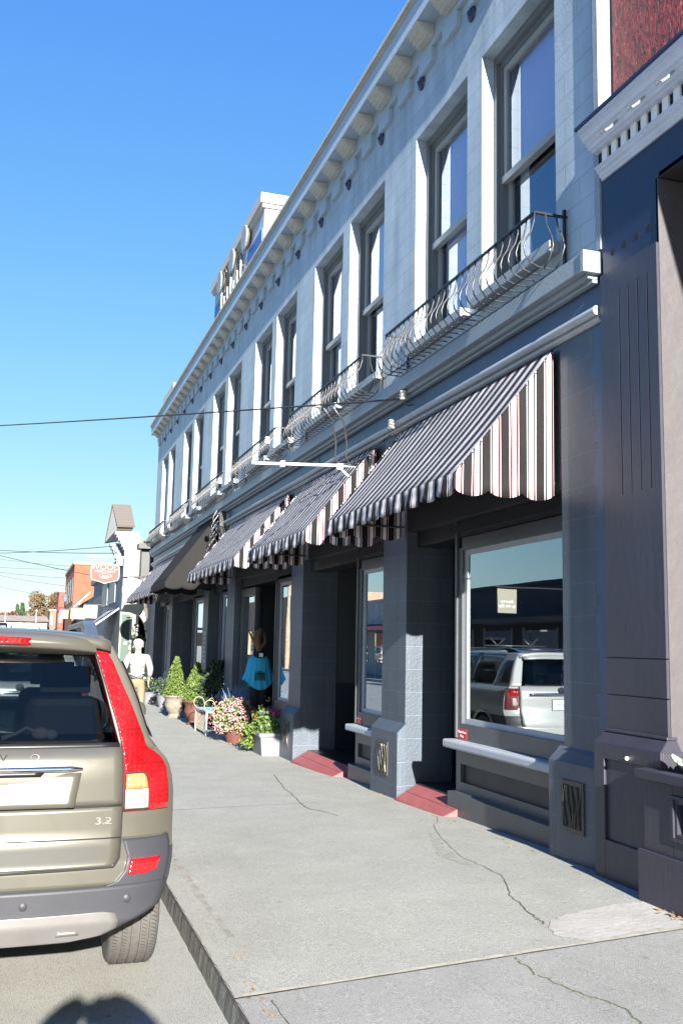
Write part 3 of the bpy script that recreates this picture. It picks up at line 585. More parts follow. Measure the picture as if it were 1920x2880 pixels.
obj('recessed_panel', MB().box(X0+.035, X0+.044, YA+.1, YB-.1, .55, .9), 'purple_paint', pl)
obj('kick_board', MB().box(X0-.03, X0+.30, YA, YB+.03, .19, .50), 'purple_paint', pl, bevel=.004)
obj('top_rim', MB().box(X0-.05, X0+.05, YA-.03, YB+.02, .93, .985).box(X0+.28, X0+.34, YA, YB, .93, .985).box(X0+.05, X0+.28, YB-.05, YB+.02, .93, .985), 'purple_paint', pl, bevel=.006)
mat('soil', (.03,.022,.015), 1, bump=.5); obj('soil', MB().box(X0+.04, X0+.3, YA, YB-.04, .85, .92), 'soil', pl)
mat('cabbage', (.30,.40,.24), .6, var=.4, vs=12); mat('leaf_dark', (.03,.055,.02), .6, var=.4, vs=8); mat('leaf_mid', (.09,.15,.035), .6, var=.45, vs=6); mat('leaf_bright', (.10,.15,.025), .6, var=.4, vs=9); mat('leaf_litter', (.30,.17,.06), .8, var=.4, vs=20)
pk = thing('ornamental_cabbage', 'pale green ornamental cabbage growing in the purple planter box', 'plant', (X0+.15, 4.9, .93))
m = MB()
for k in range(16):
    a = k*2.4; r = .02+.008*k; c = Vector((X0+.16, 4.92, .95)); d = Vector((math.cos(a), math.sin(a), .5)).normalized()
    m.grid(lambda u, v: tuple(c+d*(r+v*.09)+Vector((-math.sin(a), math.cos(a), 0))*(u-.5)*.11*math.sin(PI*(.15+.8*v))+Vector((0,0,.015*math.sin(u*14+k)+.03*v))), 6, 4)
obj('leaves', m, 'cabbage', pk, smooth='all')
lt = MB(); leaves(lt, lambda: ((random.gauss(3.70,.05), random.gauss(4.88,.13), zs(3.7,4.8)+.012), 1), 60, .035, up=3); obj('leaf_litter', lt, 'leaf_litter', kind='stuff')

# ------------------------------------------------------------------ striped awnings
def awning(name, a, b, label, zt=4.1, zf=3.03, xf=3.07, drop=.17, m1='stripe_front', m2='stripe_side', zw=4.1, xw=FX-.03, grp='striped shop awnings'):
    t_ = thing(name, label, 'awning', (FX, (a+b)/2, zf), grp)
    def sag(u, v):
        s = .025*math.sin(PI*v)*(1+.3*math.sin(u*(b-a)*7)); return (xw+(xf-xw)*v, a+(b-a)*u, zt+(zf-zt)*v-s)
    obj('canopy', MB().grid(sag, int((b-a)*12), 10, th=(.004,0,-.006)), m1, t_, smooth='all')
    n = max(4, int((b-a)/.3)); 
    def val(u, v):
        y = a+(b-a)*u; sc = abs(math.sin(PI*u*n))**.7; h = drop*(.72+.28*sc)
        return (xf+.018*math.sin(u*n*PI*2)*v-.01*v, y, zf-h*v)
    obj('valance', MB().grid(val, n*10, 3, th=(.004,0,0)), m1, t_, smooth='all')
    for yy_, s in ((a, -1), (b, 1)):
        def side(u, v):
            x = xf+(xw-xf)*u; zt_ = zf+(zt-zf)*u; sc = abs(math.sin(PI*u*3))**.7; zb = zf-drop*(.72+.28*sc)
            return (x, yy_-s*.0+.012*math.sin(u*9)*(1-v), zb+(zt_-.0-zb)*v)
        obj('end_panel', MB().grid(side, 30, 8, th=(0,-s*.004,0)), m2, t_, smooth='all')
    fr = MB().tube([(xf+.02,a+.02,zf-.02),(xf+.02,b-.02,zf-.02)], .014, 8)
    for y in (a+.03, b-.03): fr.tube([(xf+.02,y,zf-.02),(FX-.01,y,zf-.02)], .012, 6)
    obj('frame', fr, 'iron_worn', t_)
    return t_
awning('striped_awning', 6.70, 9.98, 'large black and white striped awning with a sunlit end panel, nearest of the row')
awning('striped_awning', 10.85, 13.9, 'striped awning right behind the wire bracket, between the nearest and the third')
awning('striped_awning', 14.85, 19.3, 'long striped awning above the turquoise top, next to the plain black awning')
awning('striped_awning', 23.7, 31.1, 'striped awning beyond the plain black awning at the far end of the building')
ba = awning('black_awning', 20.9, 23.3, 'plain black canvas awning taller than its striped neighbours', zt=4.5, zf=2.99, xf=2.84, drop=.17, m1='black_canvas', m2='black_canvas', grp=None)
m = MB(); ye = 20.0
m.box(3.80, 3.93, ye, ye+.03, 3.2, 4.5)
for k in range(5):
    pts = [(FX-.2+.11*math.sin(t*6+k), ye+.15*k, 3.5+t*.95) for t in [j/10 for j in range(11)]]; m.tube(pts, .007, 6)
sc_ = thing('scroll_bracket', 'dark wrought iron scroll bracket at the near end of the black awning', 'bracket', (FX-.1, 20.3, 3.9))
obj('scrolls', MB().add(m.v[8:], [tuple(i-8 for i in f) for f in m.f[6:]]), 'iron', sc_, smooth=True); obj('back_plate', MB().box(FX-.16, FX-.02, 20.02, 20.05, 3.55, 4.45), 'iron_worn', sc_)

# ------------------------------------------------------------------ wrought iron window guards
BAL = [(6.51,9.86),(10.64,13.9),(14.86,18.15),(19.2,22.46),(23.5,26.75),(27.9,31.15)]
bl_lab = ['black iron window guard with belly bars below the two nearest upper windows', 'iron window guard below the second pair of upper windows, above the wire insulators', 'iron window guard below the third pair of upper windows, over the long striped awning',
    'iron window guard below the fourth pair of upper windows', 'iron window guard below the fifth pair of upper windows, above the black awning', 'iron window guard below the last pair of upper windows at the far corner']
XT, ZTOP, ZB = 3.67, 5.15, 4.70
def belly(y, x0=XT, xo=3.575):
    P_ = [(x0,ZTOP),(x0-.005,5.08),(x0-.03,4.99),(xo+.02,4.92),(xo,4.85),(xo+.012,4.785),(xo+.06,4.725),(xo+.13,4.70),(FX-.01,4.695)]
    return [(x, y, z) for x, z in P_]
b0 = None
a, b = BAL[0]; nbar = 25
b0 = thing('window_guard', bl_lab[0], 'railing', (FX, a, ZB), 'wrought iron window guards'); L_ = b-a
obj('top_rail', MB().box(XT-.014, XT+.014, a, b, ZTOP-.008, ZTOP+.008).box(XT+.014, FX, a-.004, a+.02, ZTOP-.009, ZTOP+.009).box(XT+.014, FX, b-.02, b+.004, ZTOP-.009, ZTOP+.009), 'iron', b0)
for y in (a-.004, b-.006): obj('wall_post', MB().box(FX-.035, FX-.012, y, y+.022, 4.67, 5.21), 'iron', b0)
obj('lower_rail', MB().box(FX-.02, FX-.004, a, b, 4.67, 4.69).box(3.70, 3.712, a, b, 4.690, 4.700).box(FX-.12,FX-.108,a,b,4.685,4.694), 'iron', b0)
for k in range(nbar+1):
    y = a+.01+(L_-.02)*k/nbar; obj('baluster', MB().tube(belly(y), .0075, 6), 'iron_worn', b0, smooth='all')
for yy_, s in ((a, -1), (b, 1)):
    for x in (XT+.09, XT+.19):
        P_ = [(x,yy_,ZTOP),(x,yy_+s*.02,5.05),(x+.01,yy_+s*.08,4.93),(x+.015,yy_+s*.095,4.85),(x,yy_+s*.06,4.75),(x-.01,yy_,4.70)]; obj('baluster', MB().tube(P_, .0075, 6), 'iron_worn', b0, smooth='all')
for (a2, _), lb in zip(BAL[1:], bl_lab[1:]): dup(b0, (FX, a2, ZB), label=lb)

# ------------------------------------------------------------------ service mast, insulators and wires
sm = thing('service_mast', 'pale metal service arm with diagonal brace holding looped cables', 'bracket', (FX, 11.14, 3.9))
obj('arm', MB().tube([(FX,11.14,3.90),(2.5,11.14,3.83)], .019, 10), 'conduit', sm, smooth=True); obj('brace', MB().tube([(3.56,11.14,3.86),(3.79,11.10,3.65),(FX,11.06,3.48)], .014, 8), 'conduit', sm)
obj('clamp', MB().box(3.53, 3.60, 11.11, 11.17, 3.83, 3.90).box(2.82, 2.87, 11.11, 11.17, 3.81, 3.88).box(FX-.03, FX-.001, 11.05, 11.23, 3.8, 4.0), 'conduit', sm)
lp = MB()
for dx, zt_ in ((0,.62),(.14,.5)): lp.tube([(3.30+dx-.03,10.9,4.52),(3.42+dx,11.0,4.40),(3.50+dx,11.1,4.15),(3.50+dx,11.12,3.99),(3.55+dx,11.14,3.90),(3.66+dx,11.1,3.90),(3.78,10.95,3.95),(3.86,10.7,4.05),(3.9,10.3,4.12)], .010, 6)
obj('cable_loop', lp, 'iron_worn', sm, smooth='all')
INS = [(FX-.12,9.75,4.46,'twin porcelain insulator highest on the blue frieze, near the first awning'),(FX-.14,10.05,4.19,'porcelain insulator cluster on the rail where the cables leave the first awning'),(3.52,12.0,4.86,'round insulator under the second window guard'),(3.45,14.5,4.85,'small round insulator under the third window guard, near end'),(3.45,18.3,4.8,'small insulator at the near end of the fourth window guard')]
for x, y, z, lb in INS:
    i_ = thing('insulator', lb, 'insulator', (x, y, z), 'porcelain insulators')
    obj('porcelain', MB().lathe([(0,-.06),(.035,-.055),(.045,-.03),(.028,-.02),(.048,0),(.028,.015),(.04,.04),(.02,.055),(0,.06)], (x,y,z), 14), 'porcelain', i_, smooth=True)
    obj('pin', MB().tube([(x,y,z-.05),(x+.05,y,z-.12),(FX,y,z-.10)], .008, 6), 'iron_worn', i_)
def wire(pts, r, lab, sag=.3, mt='wire', grp='overhead wires', n=18):
    m = MB(); P_ = []
    for a, b in zip(pts, pts[1:]):
        a, b = Vector(a), Vector(b)
        for k in range(n): t_ = k/n; P_.append(a.lerp(b, t_)-Vector((0,0,4*sag*t_*(1-t_))))
    P_.append(Vector(pts[-1])); m.tube(P_, r, 5); tag(obj('overhead_wire', m, mt), lab, 'wire', grp)
POLE = (-9.6, 46, 10.3)
wire([(FX-.14,9.8,4.42),POLE], .012, 'dark twisted service wire running left from the insulators across the sky', .12)

# ------------------------------------------------------------------ parked SUVs
mat('lens_line', (.10,.002,.003), .3)
mat('rail_grey', (.10,.11,.13), .3, metal=.4)
mat('champagne', (.112,.107,.088), .32, metal=.4, coat=.8, var=.03, vs=6); mat('pearl_white', (.40,.40,.37), .3, metal=.2, coat=.8)
mat('cladding', (.031,.032,.039), .5, spec=.35, var=.08, vs=8, bump=.05, bs=200); mat('skid_silver', (.20,.19,.185), .35, metal=.5, var=.06, vs=10)
mat('chrome', (.8,.8,.8), .08, metal=1); mat('black_trim', (.012,.012,.013), .35); mat('seam', (.01,.01,.01), .8); mat('seat_leather', (.04,.038,.034), .6); mat('car_inside', (.02,.02,.022), .8)
mat('plate_white', (.75,.78,.85), .4); mat('ink_blue', (.05,.07,.3), .5)
def lens(name, col, emit=0):
    m = bpy.data.materials.new(name); t, b = nodes(m); L = t.links
    b.inputs['Base Color'].default_value = (*col, 1); b.inputs['Roughness'].default_value = .12; b.inputs['Coat Weight'].default_value = 1; b.inputs['Coat Roughness'].default_value = .02
    g = t.nodes.new('ShaderNodeTexCoord'); v = t.nodes.new('ShaderNodeTexVoronoi'); v.inputs['Scale'].default_value = 42; v.distance = 'CHEBYCHEV'; v.inputs['Randomness'].default_value = 0; L.new(g.outputs['Object'], v.inputs[0])
    n = t.nodes.new('ShaderNodeTexNoise'); n.inputs['Scale'].default_value = 7; L.new(g.outputs['Object'], n.inputs[0])
    bp = t.nodes.new('ShaderNodeBump'); bp.inputs['Strength'].default_value = .5; bp.inputs['Distance'].default_value = .01; L.new(v.outputs[0], bp.inputs['Height']); L.new(bp.outputs[0], b.inputs['Normal'])
    mr = t.nodes.new('ShaderNodeMapRange'); mr.inputs[1].default_value = .35; mr.inputs[2].default_value = .7; mr.inputs[3].default_value = .6; mr.inputs[4].default_value = 1.7; L.new(n.outputs[0], mr.inputs[0])
    vm = t.nodes.new('ShaderNodeVectorMath'); vm.operation = 'SCALE'; vm.inputs[0].default_value = col; L.new(mr.outputs[0], vm.inputs['Scale']); L.new(vm.outputs[0], b.inputs['Base Color'])
    MT[name] = m
lens('red_lens', (.30,.004,.006)); lens('clear_lens', (.34,.30,.28)); lens('amber_lens', (.34,.15,.07)); lens('smoked_lens', (.12,.03,.03))
glass('car_glass', (.40,.42,.45), .8, 0, .005); glass('car_glass_clear', (.82,.88,.86), .8, 0, .01)
mat('tyre', (.03,.03,.031), .75, var=.35, vs=25); mat('tyre_tread', (.075,.07,.066), .85, var=.2, vs=40)
mat('rim', (.45,.46,.48), .3, metal=.8)
WZ = [(.30,.50),(.38,.56),(.417,.66),(.44,.715),(.47,.79),(.50,.855),(.55,.885),(.6,.905),(.72,.925),(.84,.93),(1.0,.925),(1.09,.91),(1.147,.88),(1.20,.83),(1.255,.79),(1.436,.73),(1.57,.67),(1.68,.61),(1.714,.58),(1.76,.50)]
wz = lambda z: lerp(z, WZ)
def yb(x, z):
    a = abs(x); b = .10*(a/.92)**2.6+.07*(a/.93)**12
    b += max(0, z-1.12)*.42
    if z < .8: b -= .06*min(1, (.8-z)/.10)
    if z < .45: b += (.45-z)*.35
    return b
def patch(rows, off=.006, th=.02, nc=16, sub=3, fn=yb):
    """rows: (z, x_left, x_right); a shell lying on the rear surface"""
    R = []
    for (z0,a0,b0),(z1,a1,b1) in zip(rows, rows[1:]):
        for k in range(sub): t = k/sub; R.append((z0+(z1-z0)*t, a0+(a1-a0)*t, b0+(b1-b0)*t))
    R.append(rows[-1]); m = MB(); n = len(R)-1
    def f(u, v):
        i = min(int(round(v*n)), n); z, a, b = R[i]; x = a+(b-a)*u; return (x, fn(x, z)-off, z)
    return m.grid(f, nc, n, th=(0, th, 0))
def seam(pts, r=.004, fn=yb, off=.004):
    P_ = []
    for (x0,z0),(x1,z1) in zip(pts, pts[1:]):
        for k in range(8): t = k/8; P_.append((x0+(x1-x0)*t, z0+(z1-z0)*t))
    P_.append(pts[-1]); return MB().tube([(x, fn(x,z)-off, z) for x, z in P_], r, 6)
LEN = 4.75
def make_suv(label, paint, lowp, kind, group=None):
    root = thing('parked_car', label, 'car', (0,0,0), group)
    N = 14
    def outline(z, w0, yf):
        o = []
        for i in range(N+1): x = -w0+2*w0*i/N; x = w0*math.sin(x/w0*PI/2); o.append((x, yb(x,z), z))
        for k in range(1, 9): t = k/9; o.append((w0+.028*math.sin(min(1,t*1.6)*PI/2), yb(w0,z)+(yf-.45-yb(w0,z))*t, z))
        for i in range(N+1): a = PI*i/N; o.append(((w0+.02)*math.cos(a), yf-.45+.45*math.sin(a), z))
        for k in range(8, 0, -1): t = k/9; o.append((-w0-.028*math.sin(min(1,t*1.6)*PI/2), yb(w0,z)+(yf-.45-yb(w0,z))*t, z))
        return o
    def loft(levels, capt=True, capb=True):
        m = MB(); rings = [outline(*l) for l in levels]; n = len(rings[0]); m.v = [p for r in rings for p in r]
        for j in range(len(rings)-1):
            for i in range(n): m.f.append((j*n+i, j*n+(i+1)%n, (j+1)*n+(i+1)%n, (j+1)*n+i))
        if capb: m.f.append(tuple(range(n-1,-1,-1)))
        if capt: m.f.append(tuple(range((len(rings)-1)*n, len(rings)*n)))
        return m
    def cut(o):
        for yc in (.88, 3.82):
            me = bpy.data.meshes.new('c'); c = MB().lathe([(.40,-1.2),(.40,1.2)], (0,yc,.355), 32, 0); me.from_pydata(c.v, [], c.f); co_ = bpy.data.objects.new('c', me); C.objects.link(co_)
            md = o.modifiers.new('b', 'BOOLEAN'); md.object = co_; md.operation = 'DIFFERENCE'; md.solver = 'EXACT'
        bpy.context.view_layer.update(); me2 = bpy.data.meshes.new_from_object(o.evaluated_get(bpy.context.evaluated_depsgraph_get()))
        cs = [m_.object for m_ in o.modifiers if m_.type == 'BOOLEAN']; o.modifiers.clear(); o.data = me2
        for c in cs: bpy.data.objects.remove(c)
        me2.shade_smooth(); md = o.modifiers.new('es', 'EDGE_SPLIT'); md.split_angle = math.radians(35)
    zl = [.74,.8,.9,1.0,1.06,1.11,1.147,1.175,1.20]
    body = obj('body', loft([(z, wz(z), LEN-.02 if z < 1.0 else LEN-.05-(z-1.0)*1.2) for z in zl]), paint, root); cut(body)
    low = obj('lower_body', loft([(z, wz(z)+.004, LEN) for z in (.39,.42,.45,.5,.56,.62,.68,.739)]), 'cladding', root); cut(low)
    obj('underbody', MB().box(-.5,.5,.75,LEN-.4,.24,.33), 'car_inside', root)
    hood_y = 3.35
    # roof and pillars
    def roof(u, v):
        x = -.60+1.2*u; y = .16+3.0*v; zc = 1.765-.02*((y-1.6)/1.6)**2-.05*max(0,(y-2.2))**1.5-.03*max(0,.5-y)
        e_ = abs(x)/.60; return (x, y+(.05*e_**3 if v < .2 else 0), zc-.045*e_**3.2)
    obj('roof', MB().grid(roof, 24, 24, th=(0,0,-.045)), paint, root, smooth='all')
    for s in (-1, 1):
        rr = MB().prism([(.22,1.70),(.36,1.745),(.52,1.785),(.70,1.805),(2.4,1.80),(2.7,1.72),(2.5,1.72),(2.3,1.765),(.95,1.768),(.80,1.755),(.72,1.72)], 0, s*.515-.03, s*.515+.03); obj('roof_rail', rr, 'rail_grey' if kind == 'xc' else 'chrome', root, bevel=.008)
        # door glass, pillars and side of greenhouse
        def sidef(y0, y1, off):
            def f(u, v): z = 1.19+.53*v; y = y0+(y1-y0)*u; return (s*(wz(z)+.03*min(1,(y-.3))-off), y+max(0,(y-2.2))*-.35*v+(yb(wz(z),z)-.1 if y < .5 else 0)*0, z)
            return f
        sg = obj('side_window', MB().grid(sidef(.62, 3.15, .004), 20, 6, th=(-s*.006,0,0)), 'car_glass_clear', root, smooth='all')
        for y0, y1 in ((1.55,1.66),(2.52,2.62)): obj('pillar', MB().grid(sidef(y0, y1, -.002), 2, 6, th=(-s*.05,0,0)), 'black_trim', root, smooth='all')
        def dp(u, v):   # rear quarter: from lamp edge round to the side window
            z = 1.19+.535*v; w0 = wz(z); xi = .655+(.505-.655)*min(1,(z-1.21)/.51); ang = u
            if u < .5: x = xi+(w0-xi)*(u/.5); return (s*x, yb(x,z), z)
            t = (u-.5)/.5; return (s*(w0+.012*t), yb(w0,z)+(.64-yb(w0,z)+.1*(1-v))*t, z)
        obj('rear_pillar', MB().grid(dp, 16, 10, th=(-s*.01,.01,0)), paint if kind == 'xc' else paint, root, smooth='all')
        obj('quarter_window', MB().grid(lambda u, v: (s*(wz(1.24+.36*v)+.016), yb(wz(1.24+.36*v),1.24+.36*v)+.05+(.42-.18*v)*u, 1.24+.36*v), 4, 6, th=(-s*.004,0,0)), 'black_trim', root, smooth='all')
        fl = MB()
        for yc in (.88, 3.82): 
            fl.tube([(s*.935, yc+.41*math.cos(PI*k/20), .375+.41*math.sin(PI*k/20)) for k in range(1,20)], .022, 8)
        obj('wheel_arch', fl, 'cladding' if kind == 'xc' else paint, root, smooth='all')
        mr_ = obj('door_mirror', MB().ball((s*1.02, 2.95, 1.18), (.10,.05,.08), 12, 8), paint, root, smooth=True)
    obj('windscreen', MB().grid(lambda u, v: ((-.74+1.48*u)*(1-.17*v), 3.72-.85*v+.08*(1-(2*u-1)**2), 1.16+.54*v), 12, 8, th=(0,-.006,0)), 'car_glass_clear', root, smooth='all')
    obj('bonnet', MB().grid(lambda u, v: ((-.86+1.72*u), 3.72+.9*v, 1.17-.12*v-.05*abs(2*u-1)**3), 12, 6, th=(0,0,-.02)), paint, root, smooth='all')
    # rear glass, spoiler, brake lamp
    gt = 1.64
    obj('rear_window', patch([(1.213,-.652,.652),(1.3,-.625,.625),(1.5,-.572,.572),(1.655,-.522,.522)], off=.003, th=.006), 'car_glass', root, smooth='all')
    fr = MB()
    obj('window_band', patch([(1.200,-.655,.655),(1.226,-.65,.65)], off=.005, th=.01, sub=1), 'black_trim', root, smooth='all')
    if kind == 'xc':
        def spo(u, v):   # overhanging tail spoiler
            x = -.53+1.06*u; e_ = abs(x)/.53; P_ = [(.215,1.635),(.16,1.648),(.115,1.665),(.105,1.69),(.125,1.72),(.175,1.742),(.26,1.752)]
            q = v*(len(P_)-1); i = min(int(q), len(P_)-2); f_ = q-i; y = P_[i][0]+(P_[i+1][0]-P_[i][0])*f_; z = P_[i][1]+(P_[i+1][1]-P_[i][1])*f_
            return (x, y+.09*e_**4, z-.022*e_**3)
        obj('tail_spoiler', MB().grid(spo, 30, 18), paint, root, smooth='all')
        obj('high_brake_light', MB().grid(lambda u, v: ((-.225+.45*u), .092+.02*abs(2*u-1)**6, 1.672+.034*v+.006*(1-(2*u-1)**2)), 16, 4, th=(0,.03,0)), 'red_lens', root, smooth='all')
        up = [(1.205,-.664,.664),(1.10,-.668,.668),(1.0,-.670,.670),(.948,-.671,.671)]
        obj('tailgate', patch([(.94,-.671,.671),(.90,-.670,.670),(.80,-.668,.668),(.73,-.660,.660),(.705,-.650,.650),(.688,-.625,.625)], off=.007, th=.012, nc=30, sub=2), paint, root, smooth='all')
        obj('tailgate', patch(up, off=.007, th=.012, nc=30, sub=2), paint, root, smooth='all')
        tg = MB(); 
        def rec(u, v): x = -.485+.97*u; x *= (1-.06*(1-v)); z = .945+.155*v; return (x, yb(x,z)-.010+.035*math.sin(PI*min(1,v*1.0))*0+(.028*(v**1.5))*(1 if abs(x) < .44 else 0), z)
        obj('plate_recess', MB().grid(lambda u, v: ((-.48+.96*u)*(.94+.06*v), yb(.3,1.0)-.036+.036*v, .95+.148*v), 24, 6, th=(0,.01,0)), paint, root, smooth='all')
        obj('handle_bar', MB().tube([(x, yb(x,1.12)-.022, 1.118) for x in [-.484+.968*k/20 for k in range(21)]], [.004]+[.0125]*19+[.004], 8), 'chrome', root, smooth='all')
        obj('handle_shadow', patch([(1.086,-.30,.30),(1.108,-.32,.32)], off=.016, th=.01, sub=1), 'black_trim', root, smooth='all')
        sm_ = seam([(-.672,1.2),(-.672,.80),(-.664,.72),(-.640,.684),(0,.680),(.640,.684),(.664,.72),(.672,.80),(.672,1.2)], .0055, off=.003); obj('panel_gap', sm_, 'seam', root, smooth='all')
        obj('panel_gap', seam([(-.67,.944),(0,.944),(.67,.944)], .005, off=.006), 'seam', root, smooth='all'); obj('panel_gap', seam([(-.67,.80),(0,.806),(.67,.80)], .0035, off=.008), 'seam', root, smooth='all')
        t0 = text('badge', '3.2', 'skid_silver', root, (.59, yb(.59,.88)-.012, .878), .045, ROT_CAM, .002, sx=1.4)
        for ch, x in zip('VOLVO', (-.272,-.136,0,.136,.272)): text('badge_letter', ch, 'chrome', root, (x, yb(x,1.167)-.012, 1.168), .042, ROT_CAM, .002, sx=1.3)
        # bumper cladding, painted wrap, reflectors, skid plate, sensors
        obj('bumper_wrap', patch([(.80,-.90,.90),(.74,-.90,.90),(.69,-.885,.885),(.64,-.86,.86),(.605,-.84,.84)], off=.003, th=.02, nc=40, sub=2), paint, root, smooth='all')
        for s in (-1, 1):
            rows = [(.792,.682,.905),(.76,.69,.91),(.725,.702,.91),(.66,.69,.90),(.62,.655,.89),(.60,.60,.885)]
            rows = [(z, min(s*a,s*b), max(s*a,s*b)) for z, a, b in rows]
            obj('bumper_corner', patch(rows, off=.012, th=.02, nc=14, sub=3), 'cladding', root, smooth='all')
            r2_ = [(.712,.716,.860),(.70,.712,.858),(.66,.705,.842),(.646,.704,.80)]
            obj('reflector', patch([(z, min(s*a,s*b), max(s*a,s*b)) for z, a, b in r2_], off=.02, th=.012, nc=8), 'red_lens', root, smooth='all')
        obj('bumper', patch([(.602,-.895,.895),(.55,-.885,.885),(.50,-.86,.86),(.47,-.80,.80),(.44,-.725,.725),(.415,-.67,.67),(.39,-.60,.60)], off=.014, th=.03, nc=40, sub=3), 'cladding', root, smooth='all')
        obj('skid_plate', patch([(.498,-.60,.60),(.488,-.655,.655),(.455,-.672,.672),(.42,-.665,.665),(.392,-.60,.60),(.375,-.45,.45)], off=.028, th=.02, nc=40, sub=3), 'skid_silver', root, smooth='all')
        for x in (-.45,-.12,.12,.45): obj('skid_rib', patch([(.405,x-.05,x+.05),(.425,x-.045,x+.045)], off=.033, th=.006, nc=6, sub=1), 'skid_silver', root, smooth='all')
        for x in (-.705,-.257,.257,.705): obj('parking_sensor', MB().lathe([(.0,-.012),(.016,-.011),(.021,-.006),(.022,.02)], (x, yb(x,.542)-.006, .542), 16, 1), 'cladding', root, smooth=True)
        LR = [(1.722,.500,.503),(1.70,.508,.540),(1.67,.522,.573),(1.602,.546,.612),(1.503,.578,.656),(1.404,.609,.703),(1.308,.640,.742),(1.256,.652,.763),(1.225,.660,.772),(1.20,.664,.785),(1.185,.665,.815),(1.165,.666,.842),(1.148,.668,.857),(1.106,.672,.880),(1.039,.675,.893),(.972,.676,.897),(.917,.677,.896)]
        for s in (-1, 1):
            sg = lambda R_: [(z, min(s*a,s*b), max(s*a,s*b)) for z, a, b in R_]
            tl = obj('tail_light', patch(sg(LR), off=.016, th=.03, nc=14, sub=2), 'red_lens', root, smooth='all')
            obj('clear_lens', patch(sg([(1.014,.683,.793),(.97,.683,.795),(.928,.683,.795)]), off=.021, th=.01, nc=6), 'clear_lens', tl, smooth='all')
            obj('amber_lens', patch(sg([(1.088,.685,.765),(1.075,.684,.78),(1.016,.683,.792)]), off=.021, th=.01, nc=6), 'amber_lens', tl, smooth='all')
            obj('lens_surround', seam([(s*.681,.925),(s*.681,1.09),(s*.768,1.092),(s*.797,1.06),(s*.80,.925),(s*.681,.925)], .0035, off=.024), 'seam', tl, smooth='all')
            for z_, a_, b_ in ((1.285,.652,.745),(1.20,.67,.78),(1.13,.675,.86)): obj('lens_divider', seam([(s*a_,z_),(s*b_,z_)], .0025, off=.017), 'lens_line', tl, smooth='all')
            obj('lens_surround', seam([(s*a,z) for z,a,b in LR][::1], .004, off=.012), 'seam', tl, smooth='all')
    else:
        obj('tailgate', patch([(1.205,-.70,.70),(.9,-.70,.70),(.62,-.68,.68),(.58,-.64,.64)], off=.02, th=.03, nc=30), paint, root, smooth='all')
        obj('tail_spoiler', MB().grid(lambda u, v: ((-.55+1.1*u), .10+.2*v+.05*abs(2*u-1)**4, 1.665+.09*v-.02*abs(2*u-1)**3), 16, 4, th=(0,0,-.03)), paint, root, smooth='all')
        obj('panel_gap', seam([(-.70,1.2),(-.70,.63),(-.64,.575),(.64,.575),(.70,.63),(.70,1.2)], .006, off=.018), 'seam', root, smooth='all')
        obj('bumper', patch([(.58,-.90,.90),(.5,-.9,.9),(.42,-.87,.87)], off=.03, th=.05, nc=30), paint, root, smooth='all'); obj('bumper_insert', patch([(.46,-.45,.45),(.40,-.6,.6),(.34,-.62,.62)], off=.04, th=.05, nc=20), 'black_trim', root, smooth='all')
        pb = obj('number_plate', MB().box(-.155,.155,yb(0,.9)-.03,yb(0,.9)-.022,.835,.99), 'plate_white', root)
        text('plate_text', 'AAT 2053', 'ink_blue', pb, (0, yb(0,.9)-.031, .905), .085, ROT_CAM, .001, sx=.75); obj('plate_frame', MB().box(-.165,.165,yb(0,.9)-.026,yb(0,.9)-.020,.825,1.0), 'black_trim', root)
        obj('garnish', patch([(1.10,-.55,.55),(1.05,-.56,.56)], off=.035, th=.02, sub=1), 'chrome', root, smooth='all')
        obj('emblem', MB().lathe([(0,-.01),(.05,-.008),(.055,0),(.05,.01)], (0, yb(0,1.12)-.03, 1.14), 20, 1), 'black_trim', root)
        for s in (-1, 1):
            R_ = [(1.17,.71,.895),(1.05,.71,.91),(.9,.71,.92),(.84,.74,.92)]
            tl = obj('tail_light', patch([(z, min(s*a,s*b), max(s*a,s*b)) for z, a, b in R_], off=.02, th=.04, nc=8), 'smoked_lens', root, smooth='all')
            obj('red_band', patch([(z, min(s*a,s*b), max(s*a,s*b)) for z, a, b in [(1.15,.73,.86),(1.06,.73,.86)]], off=.025, th=.01, nc=8), 'red_lens', tl, smooth='all')
            obj('clear_lens', patch([(z, min(s*a,s*b), max(s*a,s*b)) for z, a, b in [(1.02,.76,.82),(.9,.76,.82)]], off=.025, th=.01, nc=6), 'clear_lens', tl, smooth='all')
            obj('reflector', patch([(z, min(s*a,s*b), max(s*a,s*b)) for z, a, b in [(.47,.62,.80),(.44,.63,.80)]], off=.04, th=.01, nc=6), 'red_lens', root, smooth='all')
        for y in (1.5,):
            v_ = MB(); v_.tube([(-.6,y,1.84),(.6,y,1.84)], .015, 8)
            for x in (-.3,.35): v_.tube([(x-.14,y,1.97),(x,y,1.84),(x+.14,y,1.97)], .012, 6)
            obj('roof_rack', v_, 'iron_worn', root, smooth='all')
    # cabin seen through the rear window
    cb = MB().box(-.70,.70,.12,.9,1.19,1.20)
    obj('load_cover', cb, 'car_inside', root)
    for x, y in ((-.42,.95),(.42,.95),(-.38,1.95),(.38,1.95)):
        st_ = obj('seat', MB().hexa([(x-.25,y-.10,.85),(x+.25,y-.10,.85),(x+.25,y+.06,.85),(x-.25,y+.06,.85),(x-.19,y-.16,1.40),(x+.19,y-.16,1.40),(x+.19,y-.06,1.40),(x-.19,y-.06,1.40)]), 'seat_leather', root, bevel=.05)
        obj('headrest', MB().box(x-.13,x+.13,y-.18,y-.08,1.42,1.56).box(x-.05,x-.04,y-.14,y-.13,1.38,1.42).box(x+.04,x+.05,y-.14,y-.13,1.38,1.42), 'seat_leather', st_, bevel=.03)
    obj('dashboard', MB().box(-.7,.7,2.9,3.3,1.12,1.24), 'car_inside', root)
